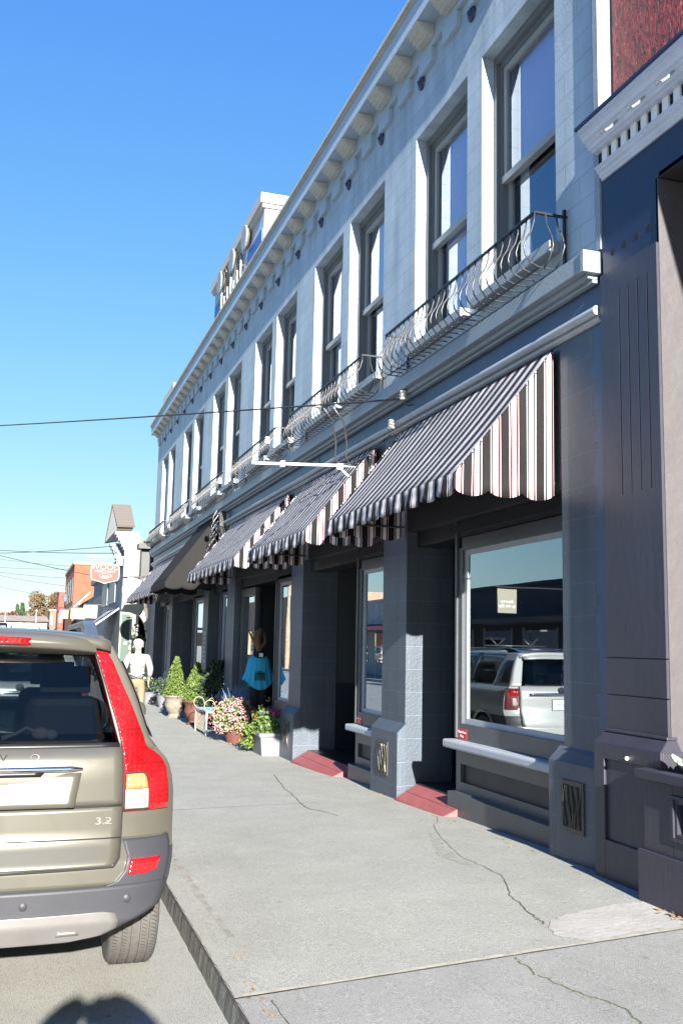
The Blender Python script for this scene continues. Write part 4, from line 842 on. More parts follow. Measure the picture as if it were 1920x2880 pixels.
    # wheels
    for x, y in ((.82,.88),(-.82,.88),(.82,3.82),(-.82,3.82)):
        s = 1 if x > 0 else -1; R_ = .362; hw = .117
        wh = thing('wheel', None, None, (0,0,0)); wh.parent = root
        pr = [(.22,-hw+.01),(.26,-hw-.006),(.33,-hw-.004),(R_-.018,-hw+.004),(R_-.006,-hw+.018)]
        tr = []
        for gx in (-.066,-.022,.022,.066): tr += [(R_,gx-.006),(R_-.009,gx-.005),(R_-.009,gx+.005),(R_,gx+.006)]
        pr2 = [(R_-.018,hw-.004),(.33,hw+.004),(.26,hw+.006),(.22,hw-.01)]
        tm = MB().lathe(pr+[(R_-.002,-hw+.03)]+tr+[(R_-.002,hw-.03),(R_-.006,hw-.018)]+pr2, (x,y,R_), 72, 0)
        nf_ = len(tm.f)
        si = tm
        for k in range(110):
            a = 2*PI*k/110
            for x0, x1 in ((-.106,-.078),(.078,.106),(-.058,-.036),(.036,.058)):
                c_, s_ = math.cos(a), math.sin(a); r0, r1 = R_-.004, R_+.0006; dw = .0016
                def pt(xx, r, d, sh=0): aa = a+sh; return (x+xx, y+r*math.cos(aa)-d*math.sin(aa), R_+r*math.sin(aa)+d*math.cos(aa))
                si.add([pt(x0,r1,-dw),pt(x1,r1,-dw,.03),pt(x1,r1,dw,.03),pt(x0,r1,dw)], [(0,1,2,3)])
        ty = obj('tyre', tm, ['tyre_tread', 'seam'], wh, smooth=True, fixn=False)
        for pi_ in range(nf_, len(ty.data.polygons)): ty.data.polygons[pi_].material_index = 1
        rm = MB().lathe([(.225,s*-.06),(.225,s*.075),(.20,s*.095),(.19,s*.06),(.06,s*.075),(0,s*.08)], (x,y,R_), 32, 0)
        obj('rim', rm, 'rim', wh, smooth=True)
        for k in range(5):
            a = 2*PI*k/5; rm2 = MB().tube([(x+s*.085,y+.05*math.cos(a),R_+.05*math.sin(a)),(x+s*.09,y+.21*math.cos(a),R_+.21*math.sin(a))], .022, 6)
            obj('spoke', rm2, 'rim', wh)
    return root
xc = make_suv('champagne suv seen from behind with tall red tail lamps, parked at the kerb', 'champagne', 'cladding', 'xc')
xc.location = (-.18, 4.70, 0)
wc = make_suv('white suv with a roof rack, parked beyond the champagne suv and mirrored in the window', 'pearl_white', 'pearl_white', 'fo')
wc.location = (.02, 13.9, -.085)
mat('toy_cloth', (.22,.21,.18), .8)
hg = thing('hanging_toy', 'small pale cloth toy lying inside the rear window of the champagne suv', 'toy', (.15, 5.0, 1.22))
obj('toy', MB().ball((.12,5.06,1.245),(.045,.02,.03),10,8).ball((.17,5.05,1.24),(.03,.02,.025),10,8).tube([(.10,5.05,1.25),(.05,5.04,1.275),(.01,5.03,1.25),(-.06,5.03,1.225)], [.01,.008,.008,.012], 6), 'toy_cloth', hg, smooth=True)

# ------------------------------------------------------------------ pots, plants, bench and mannequin on the pavement
mat('stone_pot', (.17,.15,.12), .85, var=.3, vs=9, bump=.4, bs=30); mat('lead_pot', (.17,.17,.19), .6, var=.15, vs=8, bump=.15); mat('terracotta', (.10,.035,.025), .8, var=.2, vs=9)
mat('pink_petal', (.50,.22,.26), .7, var=.4, vs=25); mat('magenta_petal', (.45,.02,.22), .6, var=.3, vs=20); mat('orange_petal', (.6,.08,.02), .6); mat('violet_petal', (.16,.09,.5), .6, var=.3, vs=20); mat('white_petal', (.7,.68,.72), .6)
mat('blue_stalk', (.14,.26,.42), .6, var=.5, vs=25); mat('bark', (.10,.07,.05), .9, var=.3, vs=8, bump=.5); mat('faded_teal', (.30,.50,.55), .6, var=.2, vs=8)
def foliage(name, mt, fn, n, size, parent, **k):
    return obj(name, leaves(MB(), fn, n, size, **k), mt, parent, fixn=False)
def cone_fn(c, r, h, top=.12):
    def f():
        v = random.random()**1.35; a = random.uniform(0, 6.28); lump = 1+.16*math.sin(a*3+v*9)+.16*math.sin(a*7-v*23)
        rr = (r*(1-v)**.8+top*r)*lump*random.uniform(.72, 1.05); return ((c[0]+rr*math.cos(a), c[1]+rr*math.sin(a), c[2]+h*v), 1)
    return f
def ball_fn(c, r, rz, lo=-.5):
    def f():
        while True:
            d = Vector((random.gauss(0,1), random.gauss(0,1), random.gauss(0,1))).normalized()
            if d.z > lo: break
        k = random.uniform(.78, 1.05)*(1+.12*math.sin(d.x*6)*math.sin(d.y*5+d.z*4)); return ((c[0]+d.x*r*k, c[1]+d.y*r*k, c[2]+d.z*rz*k), 1)
    return f
def urn_shrub(x, y, zb, lab, h, ly=0, pot='stone_pot'):
    t_ = thing('potted_conifer', lab, 'potted shrub', (x, y, zb), 'potted dwarf conifers')
    obj('urn', MB().lathe([(0,0),(.19,0),(.20,.04),(.15,.08),(.13,.12),(.19,.2),(.235,.32),(.22,.42),(.25,.47),(.285,.50),(.28,.53),(.24,.53),(.22,.48),(0,.47)], (x,y,zb), 28), pot, t_, smooth=True)
    obj('stem', MB().tube([(x,y,zb+.45),(x+.01,y,zb+.45+h*.8)], [.025,.008]), 'bark', t_)
    foliage('foliage', 'leaf_bright', cone_fn((x,y,zb+.50), .235, h), 3600, .038, t_); foliage('inner_foliage', 'leaf_mid', cone_fn((x,y,zb+.5), .16, h*.9), 1600, .05, t_)
urn_shrub(3.42, 22.6, -.03, 'cone shaped golden green dwarf conifer in a stone urn, farther of the two urns', .90)
urn_shrub(3.55, 20.6, -.03, 'golden green dwarf conifer right behind the iron bench, nearer of the two urns', .82, pot='terracotta')
# tall dark shrub standing in the shade behind them
ds = thing('shrub', 'dark leafy shrub in the shade between the urns and the turquoise top', 'shrub', (3.95, 20.2, 0))
obj('pot', MB().lathe([(0,0),(.2,0),(.26,.36),(.28,.38),(0,.36)], (3.95,20.3,0), 20), 'terracotta', ds, smooth=True); foliage('foliage', 'leaf_dark', cone_fn((3.93,20.3,.4), .36, .95, .3), 2600, .07, ds)
# flower pots farther on
for x, y, lab in ((3.45,27.5,'dark flowering plant in a pale pot near the walking man'),(3.65,25.9,'small pot of violet flowers in the shade behind the farther urn')):
    t_ = thing('flower_pot', lab, 'flower pot', (x,y,0)); obj('pot', MB().lathe([(0,0),(.15,0),(.22,.3),(.24,.33),(0,.31)], (x,y,0), 20), 'lead_pot', t_, smooth=True)
    foliage('foliage', 'leaf_dark', ball_fn((x,y,.48), .34, .26), 1200, .06, t_); foliage('flowers', 'white_petal' if y > 27 else 'violet_petal', ball_fn((x,y,.50), .34, .28), 60, .06, t_)
# wrought iron bench with scroll arms, teal seat board
mat('bench_iron', (.28,.26,.21), .5)
bn = thing('garden_bench', 'small white iron garden bench with teal seat and scroll arms beside the pink flowers', 'bench', (3.55, 18.7, 0))
bx0, bx1, by0, by1 = 3.33, 3.72, 18.1, 19.25; hs = .43
for x, y in ((bx0,by0),(bx0,by1),(bx1,by0),(bx1,by1)): obj('leg', MB().tube([(x,y,-.01),(x,y,hs)], .014, 8), 'white_paint', bn)
obj('seat', MB().box(bx0-.02, bx0+.12, by0-.03, by1+.03, hs, hs+.02).box(bx0+.14, bx0+.27, by0-.03, by1+.03, hs, hs+.02).box(bx0+.29, bx1+.02, by0-.03, by1+.03, hs, hs+.02), 'faded_teal', bn)
m = MB()
for k in range(11):
    y = by0+.05+k*(by1-by0-.1)/10; m.tube([(bx0,y+.03*math.sin(t*9+k),.06+t*.34) for t in [j/8 for j in range(9)]], .006, 5)
m.tube([(bx0,by0,.06),(bx0,by1,.06)], .008, 6); obj('lattice_apron', m, 'bench_iron', bn)
for y in (by0, by1):
    ar = [(bx0+.05+.10*math.cos(t), y, hs+.12+.10*math.sin(t)) for t in [PI*1.4-k*PI*1.5/16 for k in range(17)]]+[(bx0+.30,y,hs+.20),(bx1,y,hs+.12),(bx1+.05,y,hs+.35)]
    obj('scroll_arm', MB().tube(ar, .008, 6), 'bench_iron', bn, smooth='all')
# chrysanthemum ball, blue grass, rectangular planter
mu = thing('chrysanthemum', 'big round pink chrysanthemum bush between the white bench and the lead planter', 'flower bush', (3.55, 16.9, 0))
obj('pot', MB().lathe([(0,0),(.15,0),(.22,.26),(0,.25)], (3.62,16.9,0), 20), 'terracotta', mu, smooth=True)
foliage('foliage', 'leaf_mid', ball_fn((3.60,16.9,.42), .36, .30, -.7), 1800, .06, mu)
def mum_f():
    p, k = ball_fn((3.60,16.9,.43), .42, .34, -.75)(); return p, k
fm = MB()
for _ in range(900):
    p, k = mum_f(); p = Vector(p); n = (p-Vector((3.60,16.9,.40))).normalized()
    a = n.orthogonal().normalized(); b = n.cross(a); r = random.uniform(.012,.022); K = 6; st0 = random.random()
    fm.add([tuple(p+n*.012)]+[tuple(p+(a*math.cos(2*PI*(q/K+st0))+b*math.sin(2*PI*(q/K+st0)))*r*(1 if q%2 else .8)) for q in range(K)], [(0,1+q,1+(q+1)%K) for q in range(K)])
obj('flowers', fm, 'pink_petal', mu, fixn=False)
bgp = thing('blue_grass', 'spiky pale blue ornamental grass rising behind the pink chrysanthemum', 'plant', (3.85, 17.7, .3))
gm = MB()
for _ in range(240):
    x, y = 3.85+random.gauss(0,.06), 17.7+random.gauss(0,.10); dx, dy = random.gauss(0,.10), random.gauss(0,.14); h = random.uniform(.3,.6)
    gm.add([(x-.006,y,.35),(x+.006,y,.35),(x+dx+.002,y+dy,.35+h),(x+dx-.002,y+dy,.35+h)], [(0,1,2,3)])
obj('blades', gm, 'blue_stalk', bgp, fixn=False); obj('pot', MB().lathe([(0,0),(.14,0),(.18,.34),(0,.33)], (3.85,17.7,0), 16), 'lead_pot', bgp, smooth=True)
foliage('florets', 'blue_stalk', lambda: ((3.85+random.gauss(0,.09), 17.7+random.gauss(0,.14), random.uniform(.5,.85)), 1), 500, .022, bgp)
pb_ = thing('lead_planter', 'square grey lead planter of mixed flowers beside the third pillar', 'planter', (3.72, 15.0, 0))
px0, px1, py0, py1 = 3.56, 3.93, 14.78, 15.42
m = MB().hexa([(px0+.03,py0+.02,.0),(px1-.03,py0+.02,0),(px1-.03,py1-.02,0),(px0+.03,py1-.02,0),(px0,py0,.30),(px1,py0,.30),(px1,py1,.30),(px0,py1,.30)])
obj('body', m, 'lead_pot', pb_, bevel=.008); obj('rim', MB().box(px0-.02,px1+.02,py0-.02,py1+.02,.285,.30).box(px0-.03,px1+.03,py0-.03,py1+.03,.30,.345), 'lead_pot', pb_, bevel=.006)
foliage('foliage', 'leaf_mid', lambda: ((random.uniform(px0,px1), random.uniform(py0,py1), .35+abs(random.gauss(0,.14))), 1), 1700, .055, pb_)
foliage('trailing_leaves', 'leaf_bright', lambda: ((px0-.03+random.gauss(0,.06), py1-.05+random.gauss(0,.10), random.uniform(.08,.42)), 1), 750, .05, pb_)
for mt_, cx_, cy_, cz_, n_, sp_x in (('magenta_petal',3.82,15.0,.65,330,.055),('violet_petal',3.72,15.25,.58,90,.035),('orange_petal',3.66,15.38,.53,120,.03),('white_petal',3.72,15.2,.62,40,.02),('violet_petal',3.92,14.8,.50,60,.03)):
    foliage('blooms', mt_, lambda: ((cx_+random.gauss(0,sp_x), cy_+random.gauss(0,sp_x*1.3), cz_+random.gauss(0,.018)), 1), n_, .04, pb_)
# mannequin in a turquoise poncho
mat('turquoise', (.03,.42,.66), .75, var=.1, vs=5); mat('black_cloth', (.012,.012,.018), .85); mat('driftwood', (.13,.07,.035), .7, var=.35, vs=12)
mq = thing('mannequin', 'driftwood headed mannequin wearing a turquoise poncho top and dark trousers', 'mannequin', (4.03, 17.0, 0))
def rip(a, h): return .09*math.sin(a*11)*max(0, (1.35-h))/.4
pm = MB().lathe([(.075,1.51),(.14,1.485),(.195,1.42),(.215,1.30),(.23,1.20),(.245,1.10),(.27,1.0),(.285,.90)], (4.02,17.0,0), 88, 2, lambda a, h: .035*math.sin(a*15)*min(1, max(0, (1.42-h))/.25))
pm.f = [f for f in pm.f if len(f) == 4]
for i, (x, y, z) in enumerate(pm.v):
    d_ = min(1, abs(x-4.02)/.26); pm.v[i] = (x, 17.0+(y-17.0)*.6, z+(.17*d_*d_*(max(0, 1.3-z)/.4) if z < 1.3 else 0))
obj('poncho', pm, 'turquoise', mq, smooth='all')
obj('collar', MB().lathe([(.10,1.44),(.12,1.47),(.10,1.53),(.06,1.57),(.05,1.50)], (4.02,17.0,0), 24), 'black_cloth', mq, smooth=True)
obj('price_tag', MB().box(3.99,4.06,16.865,16.87,1.47,1.54), 'white_paint', mq)
bk = MB()
for k in range(9):
    x = 3.92+.022*k; bk.add([(x-.007,16.825+.002*(k%3),1.05+.02*(k%4)),(x+.007,16.825,1.06),(x+.005,16.845,1.24-.03*abs(k-4)/2),(x-.005,16.845,1.23)], [(0,1,2,3)])
bk.box(3.95,4.09,16.835,16.84,1.17,1.19)
obj('print', bk, 'black_cloth', mq)
obj('trousers', MB().tube([(3.95,17.0,.02),(3.95,17.0,.5),(3.97,17.0,.95)], [.075,.085,.11], 12).tube([(4.10,17.0,.02),(4.10,17.0,.5),(4.08,17.0,.95)], [.075,.085,.11], 12), 'black_cloth', mq, smooth=True)
obj('head', MB().tube([(4.02,17.0,1.5),(4.01,17.0,1.62),(3.97,17.0,1.78),(4.0,17.0,1.90),(4.06,17.0,1.96)], [.045,.05,.075,.07,.03], 10).tube([(4.0,17,1.62),(3.88,17,1.80),(3.80,17,1.97)], [.03,.02,.008], 6).tube([(4.03,16.98,1.62),(4.12,16.98,1.72),(4.10,17,1.90)], [.03,.025,.01], 6), 'driftwood', mq, smooth=True)

# ------------------------------------------------------------------ people
mat('skin', (.42,.25,.18), .6); mat('white_shirt', (.27,.27,.26), .8, bump=.2, bs=12); mat('khaki', (.19,.14,.085), .85, bump=.2, bs=12); mat('grey_hair', (.38,.36,.33), .8); mat('shoe', (.03,.025,.02), .6); mat('dark_hair', (.03,.02,.015), .7); mat('red_coat', (.35,.02,.04), .8); mat('denim', (.04,.06,.12), .85)
def skin(name, chains, m, parent, sub=1):
    """chains: list of lists of (x,y,z,r); chains share a vertex when the first point repeats an earlier one"""
    vs, es, rs, idx = [], [], [], {}
    for ch in chains:
        pr = None
        for x, y, z, r in ch:
            k = (round(x,3), round(y,3), round(z,3))
            if k not in idx: idx[k] = len(vs); vs.append((x,y,z)); rs.append(r)
            if pr is not None: es.append((pr, idx[k]))
            pr = idx[k]
    me = bpy.data.meshes.new(name); me.from_pydata(vs, es, []); o = bpy.data.objects.new(name, me); C.objects.link(o)
    md = o.modifiers.new('s', 'SKIN'); md.use_smooth_shade = True
    for i, r in enumerate(rs): me.skin_vertices[0].data[i].radius = (r, r)
    me.skin_vertices[0].data[0].use_root = True
    sb = o.modifiers.new('d', 'SUBSURF'); sb.levels = sb.render_levels = sub
    bpy.context.view_layer.update(); m2 = bpy.data.meshes.new_from_object(o.evaluated_get(bpy.context.evaluated_depsgraph_get()))
    o.modifiers.clear(); o.data = m2; m2.name = name; m2.materials.clear(); m2.materials.append(MT[m]); m2.shade_smooth()
    o.parent = parent; WL[o] = Vector((0,0,0)); return o
def hand(c, d, side, r=.009):
    """five finger chains from a palm at c pointing along d"""
    c = Vector(c); d = Vector(d).normalized(); s = Vector((side,0,0)); out = []
    for k, l in enumerate((.070,.080,.076,.060)):
        b = c+Vector((0,(-.027+.018*k),0)); out.append([(*c, .026),(*(b+d*.045), r),(*(b+d*(.045+l*.5)+s*-.006), r*.95),(*(b+d*(.04+l)+s*-.022), r*.8)])
    out.append([(*c, .026),(*(c+Vector((0,-.035,0))+d*.015), .011),(*(c+Vector((0,-.055,0))+d*.055), .009)])
    return out
# man walking away along the pavement (local: faces +Y)
wm = thing('person', 'person walking away in a white shirt and khaki trousers with grey hair', 'person', (0,0,0))
def arm(s, elb, wr): return [(0,0,1.38,.09),(s*.17,0,1.40,.065),(*elb,.045),(*wr,.03)]
eL, wL_, eR, wR_ = (-.27,-.10,1.16), (-.25,.02,.94), (.26,-.06,1.15), (.24,.08,.96)
body = [[(0,0,1.0,.13),(0,0,1.2,.13),(0,0,1.38,.09),(0,.0,1.47,.055),(0,.02,1.56,.07),(0,.025,1.66,.085),(0,.02,1.73,.06)], arm(-1,eL,wL_), arm(1,eR,wR_)]
body += [[(*wL_,.03)]+[(-.235,.15,.88,.026)]]+hand((-.235,.15,.88),(0.0,.3,-1),1)+[[(*wR_,.03),(.235,.13,.89,.026)]]+hand((.235,.13,.89),(0,.3,-1),-1)
skin('body', body, 'skin', wm)
skin('shirt', [[(0,-.01,.95,.165),(0,-.01,1.1,.165),(0,-.01,1.25,.175),(0,-.01,1.40,.13),(0,0,1.47,.075)],[(0,-.01,1.40,.13),(-.19,0,1.40,.085),(-.27,-.10,1.17,.07),(-.255,.0,1.0,.055)],[(0,-.01,1.40,.13),(.19,0,1.40,.085),(.265,-.06,1.17,.07),(.25,.05,1.01,.055)]], 'white_shirt', wm)
skin('trousers', [[(0,0,1.0,.15),(0,0,.92,.15),(-.09,.0,.86,.10),(-.10,.10,.50,.075),(-.10,.05,.10,.06)],[(0,0,.92,.15),(.09,.0,.86,.10),(.10,-.02,.50,.075),(.10,-.22,.16,.06)]], 'khaki', wm)
for s, x, y, z in ((-1,-.10,.10,.04),(1,.10,-.20,.08)): obj('shoe', MB().ball((x,y,z),(.05,.14,.05),10,6), 'shoe', wm, smooth=True)
obj('hair', MB().ball((0,.005,1.675),(.096,.108,.112),14,10).ball((-.05,-.03,1.70),(.06,.07,.07),8,6).ball((.045,-.02,1.69),(.065,.07,.075),8,6).ball((0,-.06,1.62),(.07,.05,.07),8,6), 'grey_hair', wm, smooth=True)
obj('collar', MB().lathe([(.075,0),(.09,.03),(.06,.05)], (0,-.0,1.44), 14), 'white_shirt', wm)
obj('shirt_creases', MB().tube([(-.15,-.165,1.30),(-.02,-.18,1.18),(.13,-.165,1.24)], .012, 6).tube([(-.16,-.16,1.08),(0,-.178,1.02),(.15,-.16,1.10)], .014, 6), 'white_shirt', wm, smooth='all')
for s in (-1,1): obj('ear', MB().ball((s*.095,.03,1.64),(.015,.02,.032),8,6), 'skin', wm, smooth=True)
wm.location = (2.30, 20.5, -.03); wm.rotation_euler = (0,0,-.12)
# the photographer, standing behind the camera; only the shadow on the road is in the picture
ph = thing('person', 'person standing in the road holding a camera, their shadow falls behind the suv', 'person', (0,0,0))
cz = 1.53
pb2 = [[(0,-.38,.95,.13),(0,-.38,1.15,.13),(0,-.38,1.30,.09),(0,-.36,1.33,.05),(0,-.33,1.38,.065),(0,-.32,1.43,.07),(0,-.32,1.47,.05)]]
for s in (-1,1):
    wr = (s*.09,-.17,cz+.07); el = (s*.28,-.30,1.47)
    pb2 += [[(0,-.38,1.30,.09),(s*.18,-.38,1.32,.06),(*el,.045),(*wr,.028),(s*.06,-.13,cz+.02,.026)]]+hand((s*.06,-.13,cz+.02),(-s*.6,.5,.35),-s)
skin('body', pb2, 'skin', ph)
skin('jacket', [[(0,-.38,.85,.17),(0,-.38,1.05,.17),(0,-.38,1.27,.13),(0,-.37,1.35,.08)],[(0,-.38,1.27,.13),(-.19,-.38,1.32,.09),(-.285,-.30,1.47,.09),(-.225,-.25,1.59,.08),(-.12,-.19,1.675,.07),(-.03,-.18,1.70,.06)],[(0,-.38,1.27,.13),(.19,-.38,1.32,.09),(.285,-.30,1.47,.09),(.225,-.25,1.59,.08),(.12,-.19,1.675,.07),(.03,-.18,1.70,.06)]], 'denim', ph)
skin('trousers', [[(0,-.38,.92,.15),(-.09,-.38,.80,.11),(-.10,-.36,.45,.08),(-.11,-.38,.08,.065)],[(0,-.38,.92,.15),(.09,-.38,.80,.11),(.10,-.36,.45,.08),(.11,-.38,.08,.065)]], 'black_cloth', ph)
for s in (-1,1): obj('shoe', MB().ball((s*.11,-.32,.045),(.05,.14,.05),10,6), 'shoe', ph, smooth=True)
obj('hair', MB().ball((0,-.335,1.42),(.085,.095,.09),14,10), 'dark_hair', ph, smooth=True)
ph.location = (-.03, 0, 0)
cm = thing('camera', 'black camera held up by the person standing in the road', 'camera', (0,-.12,1.70))
obj('camera_body', MB().box(-.07,.07,-.19,-.10,1.60,1.69).box(-.03,.03,-.18,-.11,1.69,1.71), 'black_trim', cm, bevel=.008)

# ------------------------------------------------------------------ farther along the street
mat('brick_orange', (.20,.065,.035), .85, var=.2, vs=3, bump=.2); mat('brick_pale', (.36,.22,.14), .85, var=.2, vs=4); mat('siding_blue', (.12,.16,.19), .6, var=.1, vs=2); mat('shingle_roof', (.22,.19,.16), .9, var=.2, vs=5)
mat('cream_paint', (.32,.29,.22), .6, var=.06, vs=3); mat('door_green', (.012,.045,.03), .5); mat('sign_red', (.15,.03,.025), .6); mat('sign_cream', (.26,.24,.22), .6); mat('sign_sky', (.55,.65,.68), .5)
def lap(name, col, step=.16):
    m = bpy.data.materials.new(name); t, b = nodes(m); L = t.links; g = t.nodes.new('ShaderNodeNewGeometry'); s_ = t.nodes.new('ShaderNodeSeparateXYZ'); L.new(g.outputs['Position'], s_.inputs[0])
    f = t.nodes.new('ShaderNodeMath'); f.operation = 'MULTIPLY'; f.inputs[1].default_value = 1/step; L.new(s_.outputs[2], f.inputs[0]); h = t.nodes.new('ShaderNodeMath'); h.operation = 'FRACT'; L.new(f.outputs[0], h.inputs[0])
    bp = t.nodes.new('ShaderNodeBump'); bp.inputs['Distance'].default_value = .03; bp.inputs['Strength'].default_value = .8; L.new(h.outputs[0], bp.inputs['Height']); L.new(bp.outputs[0], b.inputs['Normal'])
    b.inputs['Base Color'].default_value = (*col, 1); b.inputs['Roughness'].default_value = .7; MT[name] = m
lap('lap_white', (.30,.28,.25)); lap('lap_blue', (.13,.17,.20)); lap('lap_brick', (.22,.13,.08), .22)
lap('lap_roof', (.105,.09,.078), .13)
vb_ = thing('gabled_shop_building', 'white and blue grey wooden shop building with a tall overhanging street gable', 'building', (FX, 48, 0))
obj('front_wall', MB().box(3.75, 4.0, 40.3, 57, -.3, 5.0), 'lap_blue', vb_)
obj('side_wall', MB().box(3.75, 4.35, 40, 40.3, -.3, 5.9), 'lap_white', vb_)
obj('brick_end', MB().box(4.35, 5.3, 39.9, 40.3, -.3, 5.75), 'lap_brick', vb_)
obj('dark_wing', MB().box(4.05, 6, 36.5, 37, -.3, 5.1).box(3.9, 6, 36.2, 37, 5.1, 5.3), 'dark_panel', vb_)
obj('body', MB().box(4.0, 14, 40.3, 57, -.3, 4.9), 'lap_blue', vb_)
obj('gable', MB().add([(3.42,40.05,6.22),(3.14,42.2,5.85),(3.28,41.1,7.24),(4.05,40.05,6.24),(4.05,42.2,6.0),(4.05,41.1,7.26)], [(0,1,2),(3,5,4),(0,3,4,1)]), 'cap_white', vb_)
rf = MB().hexa([(3.40,39.9,6.26),(4.10,39.9,6.28),(4.00,41.1,7.30),(3.26,41.1,7.28),(3.40,39.88,6.32),(4.11,39.88,6.34),(4.01,41.1,7.37),(3.25,41.1,7.35)]).hexa([(3.12,42.3,5.8),(4.1,42.3,6.0),(4.0,41.11,7.28),(3.25,41.11,7.28),(3.12,42.34,5.86),(4.1,42.34,6.06),(4.0,41.11,7.35),(3.25,41.11,7.35)])
obj('gable_roof', rf, 'lap_roof', vb_)
stp = MB()
for k in range(7): stp.box(3.35+.07*k, 4.3, 39.94, 40.6, 6.1-.12*(k+1)-.0, 6.1-.12*k)
stp.box(3.85, 4.3, 39.93, 39.99, 4.9, 5.3); obj('stepped_bracket', stp, 'cap_white', vb_)
stp = MB()
for k in range(8): stp.box(3.25+.06*k, 4.0, 40.9, 41.4, 5.7-.13*(k+1), 5.7-.13*k)
obj('shaded_corbel', stp, 'siding_blue', vb_)
obj('cornice', MB().box(3.55, 3.75, 40.5, 57, 4.75, 5.0), 'siding_blue', vb_)
obj('arched_porch', MB().prism([(3.35,2.75),(3.45,3.0),(4.0,3.05),(4.4,3.05),(4.4,0),(4.28,0),(4.28,1.9),(4.2,2.3),(4.0,2.6),(3.7,2.72)], 1, 35.6, 36.0), 'cream_paint', vb_)
obj('door', MB().box(3.58, 3.9, 38.0, 38.1, 0, 2.72), 'door_green', vb_); obj('door_casing', MB().box(3.52,3.58,37.95,38.05,0,2.8).box(3.9,3.98,37.95,38.05,0,2.8), 'cream_paint', vb_); obj('door_plaque', MB().lathe([(0,-.01),(.07,-.01),(.07,.01),(0,.01)], (3.76,37.98,1.62), 16, 1), 'sign_cream', vb_)
obj('porch_posts', MB().box(3.98,4.3,36.5,36.7,0,3.0), 'lap_white', vb_)
obj('window_row', MB().box(3.70,3.74,43,46,3.35,4.4).box(3.70,3.74,47,50,3.35,4.4), 'frame_slate', vb_)
# projecting signs
ws = thing('hanging_sign', 'brick red shield sign with cream letters hung over the pavement', 'sign', (2.9, 38, 4.2))
sh = [(2.40,3.98),(2.72,3.90),(2.88,3.84),(3.04,3.90),(3.36,3.98),(3.42,4.1),(3.42,4.5),(3.30,4.62),(2.46,4.62),(2.34,4.5),(2.34,4.1)]
obj('border', MB().prism(sh, 1, 38, 38.06), 'sign_cream', ws); c_ = (2.88,4.25)
obj('board', MB().prism([(c_[0]+(x-c_[0])*.93, c_[1]+(z-c_[1])*.9) for x, z in sh], 1, 37.985, 37.999), 'sign_red', ws)
text('letters', 'WOOD', 'sign_cream', ws, (2.88, 37.98, 4.47), .27, ROT_CAM, .004, sx=1.15); text('letters', 'MERCHANT', 'sign_cream', ws, (2.88, 37.98, 4.31), .14, ROT_CAM, .004, sx=1.05)
obj('ring', MB().tube([(2.9+.24*math.cos(t)*(1-.02*t), 37.98, 4.11+.11*math.sin(t)+.01*t) for t in [k*.3 for k in range(23)]], .012, 6).box(2.78,3.02,37.978,37.983,4.14,4.165).box(2.76,3.04,37.978,37.983,4.09,4.115).box(2.82,2.98,37.978,37.983,4.04,4.065), 'sign_cream', ws)
obj('bracket', MB().box(2.22, 3.75, 38.0, 38.05, 4.86, 4.92).tube([(2.5,38.03,4.6),(2.5,38.03,4.88)], .01).tube([(3.3,38.03,4.6),(3.3,38.03,4.88)], .01), 'cap_white', ws)
rs = thing('round_sign', 'round pale white and sky blue sign beside the striped awning at the end', 'sign', (3.55, 34, 3.4))
obj('board', MB().lathe([(0,-.03),(.39,-.03),(.41,0),(.39,.03),(0,.03)], (3.57,34,3.45), 28, 1), 'sign_cream', rs, smooth=True); obj('motif', MB().lathe([(0,-.006),(.28,-.006),(.28,0)], (3.57,33.965,3.38), 20, 1), 'sign_sky', rs)
obj('bracket', MB().box(3.4, 4.3, 34.0, 34.04, 3.88, 3.92), 'iron', rs)
stripes('stripe_navy', 1, .9, [(0,(.02,.025,.09)),(.5,(.65,.65,.7))]); MT['stripe_navy']
na = thing('striped_awning', 'navy and white striped awning beyond the green door', 'awning', (3.7, 44, 2.8))
obj('canopy', MB().hexa([(2.85,41,2.32),(2.9,47,2.32),(3.74,47,3.0),(3.74,41,3.0),(2.85,41,2.38),(2.9,47,2.38),(3.74,47,3.06),(3.74,41,3.06)]), 'stripe_navy', na); obj('valance', MB().box(2.84,2.87,41,47,2.1,2.33), 'stripe_navy', na)
# clothes rail of shop goods beneath
gr = thing('clothes_rack', 'rack of pale clothes under the navy striped awning', 'clothes rack', (3.2, 43, 0)); obj('rail', MB().tube([(2.95,41.5,0),(2.95,41.5,1.75),(3.3,45,1.75),(3.3,45,0)], .02, 6), 'iron', gr)
for k in range(7): obj('garment', MB().box(2.85+.05*k, 3.15+.05*k, 41.6+.5*k, 41.7+.5*k, .7, 1.72), ['cap_white','sign_sky','khaki','cap_white','pink_petal','siding_blue','cap_white'][k], gr)
br = thing('brick_building', 'orange brick two storey building far down the street', 'building', (4, 80, 0))
obj('wall', MB().box(3.45, 9, 75, 90, -.3, 7.4), 'brick_orange', br); obj('parapet', MB().box(3.35, 9, 74.9, 90, 7.3, 7.5), 'brick_pale', br)
for k in range(4): obj('window', MB().box(3.42, 3.44, 76+3.4*k, 77.2+3.4*k, 4.6, 6.4), 'frame_slate', br)
obj('window', MB().box(3.9, 4.3, 74.97, 74.99, 3.2, 4.4), 'frame_slate', br)
gb = thing('shop_building', 'dark grey low shop with a sloping porch roof before the brick building', 'building', (3.9, 65, 0)); obj('wall', MB().box(3.8, 9, 57.2, 74.5, -.3, 4.2), 'lap_blue', gb); obj('porch_roof', MB().hexa([(2.9,62,3.6),(2.9,72,3.6),(3.9,72,4.6),(3.9,62,4.6),(2.9,62,3.75),(2.9,72,3.75),(3.9,72,4.75),(3.9,62,4.75)]), 'shingle_roof', gb); obj('door', MB().box(3.76,3.79,64,65,0,2.2), 'frame_slate', gb)
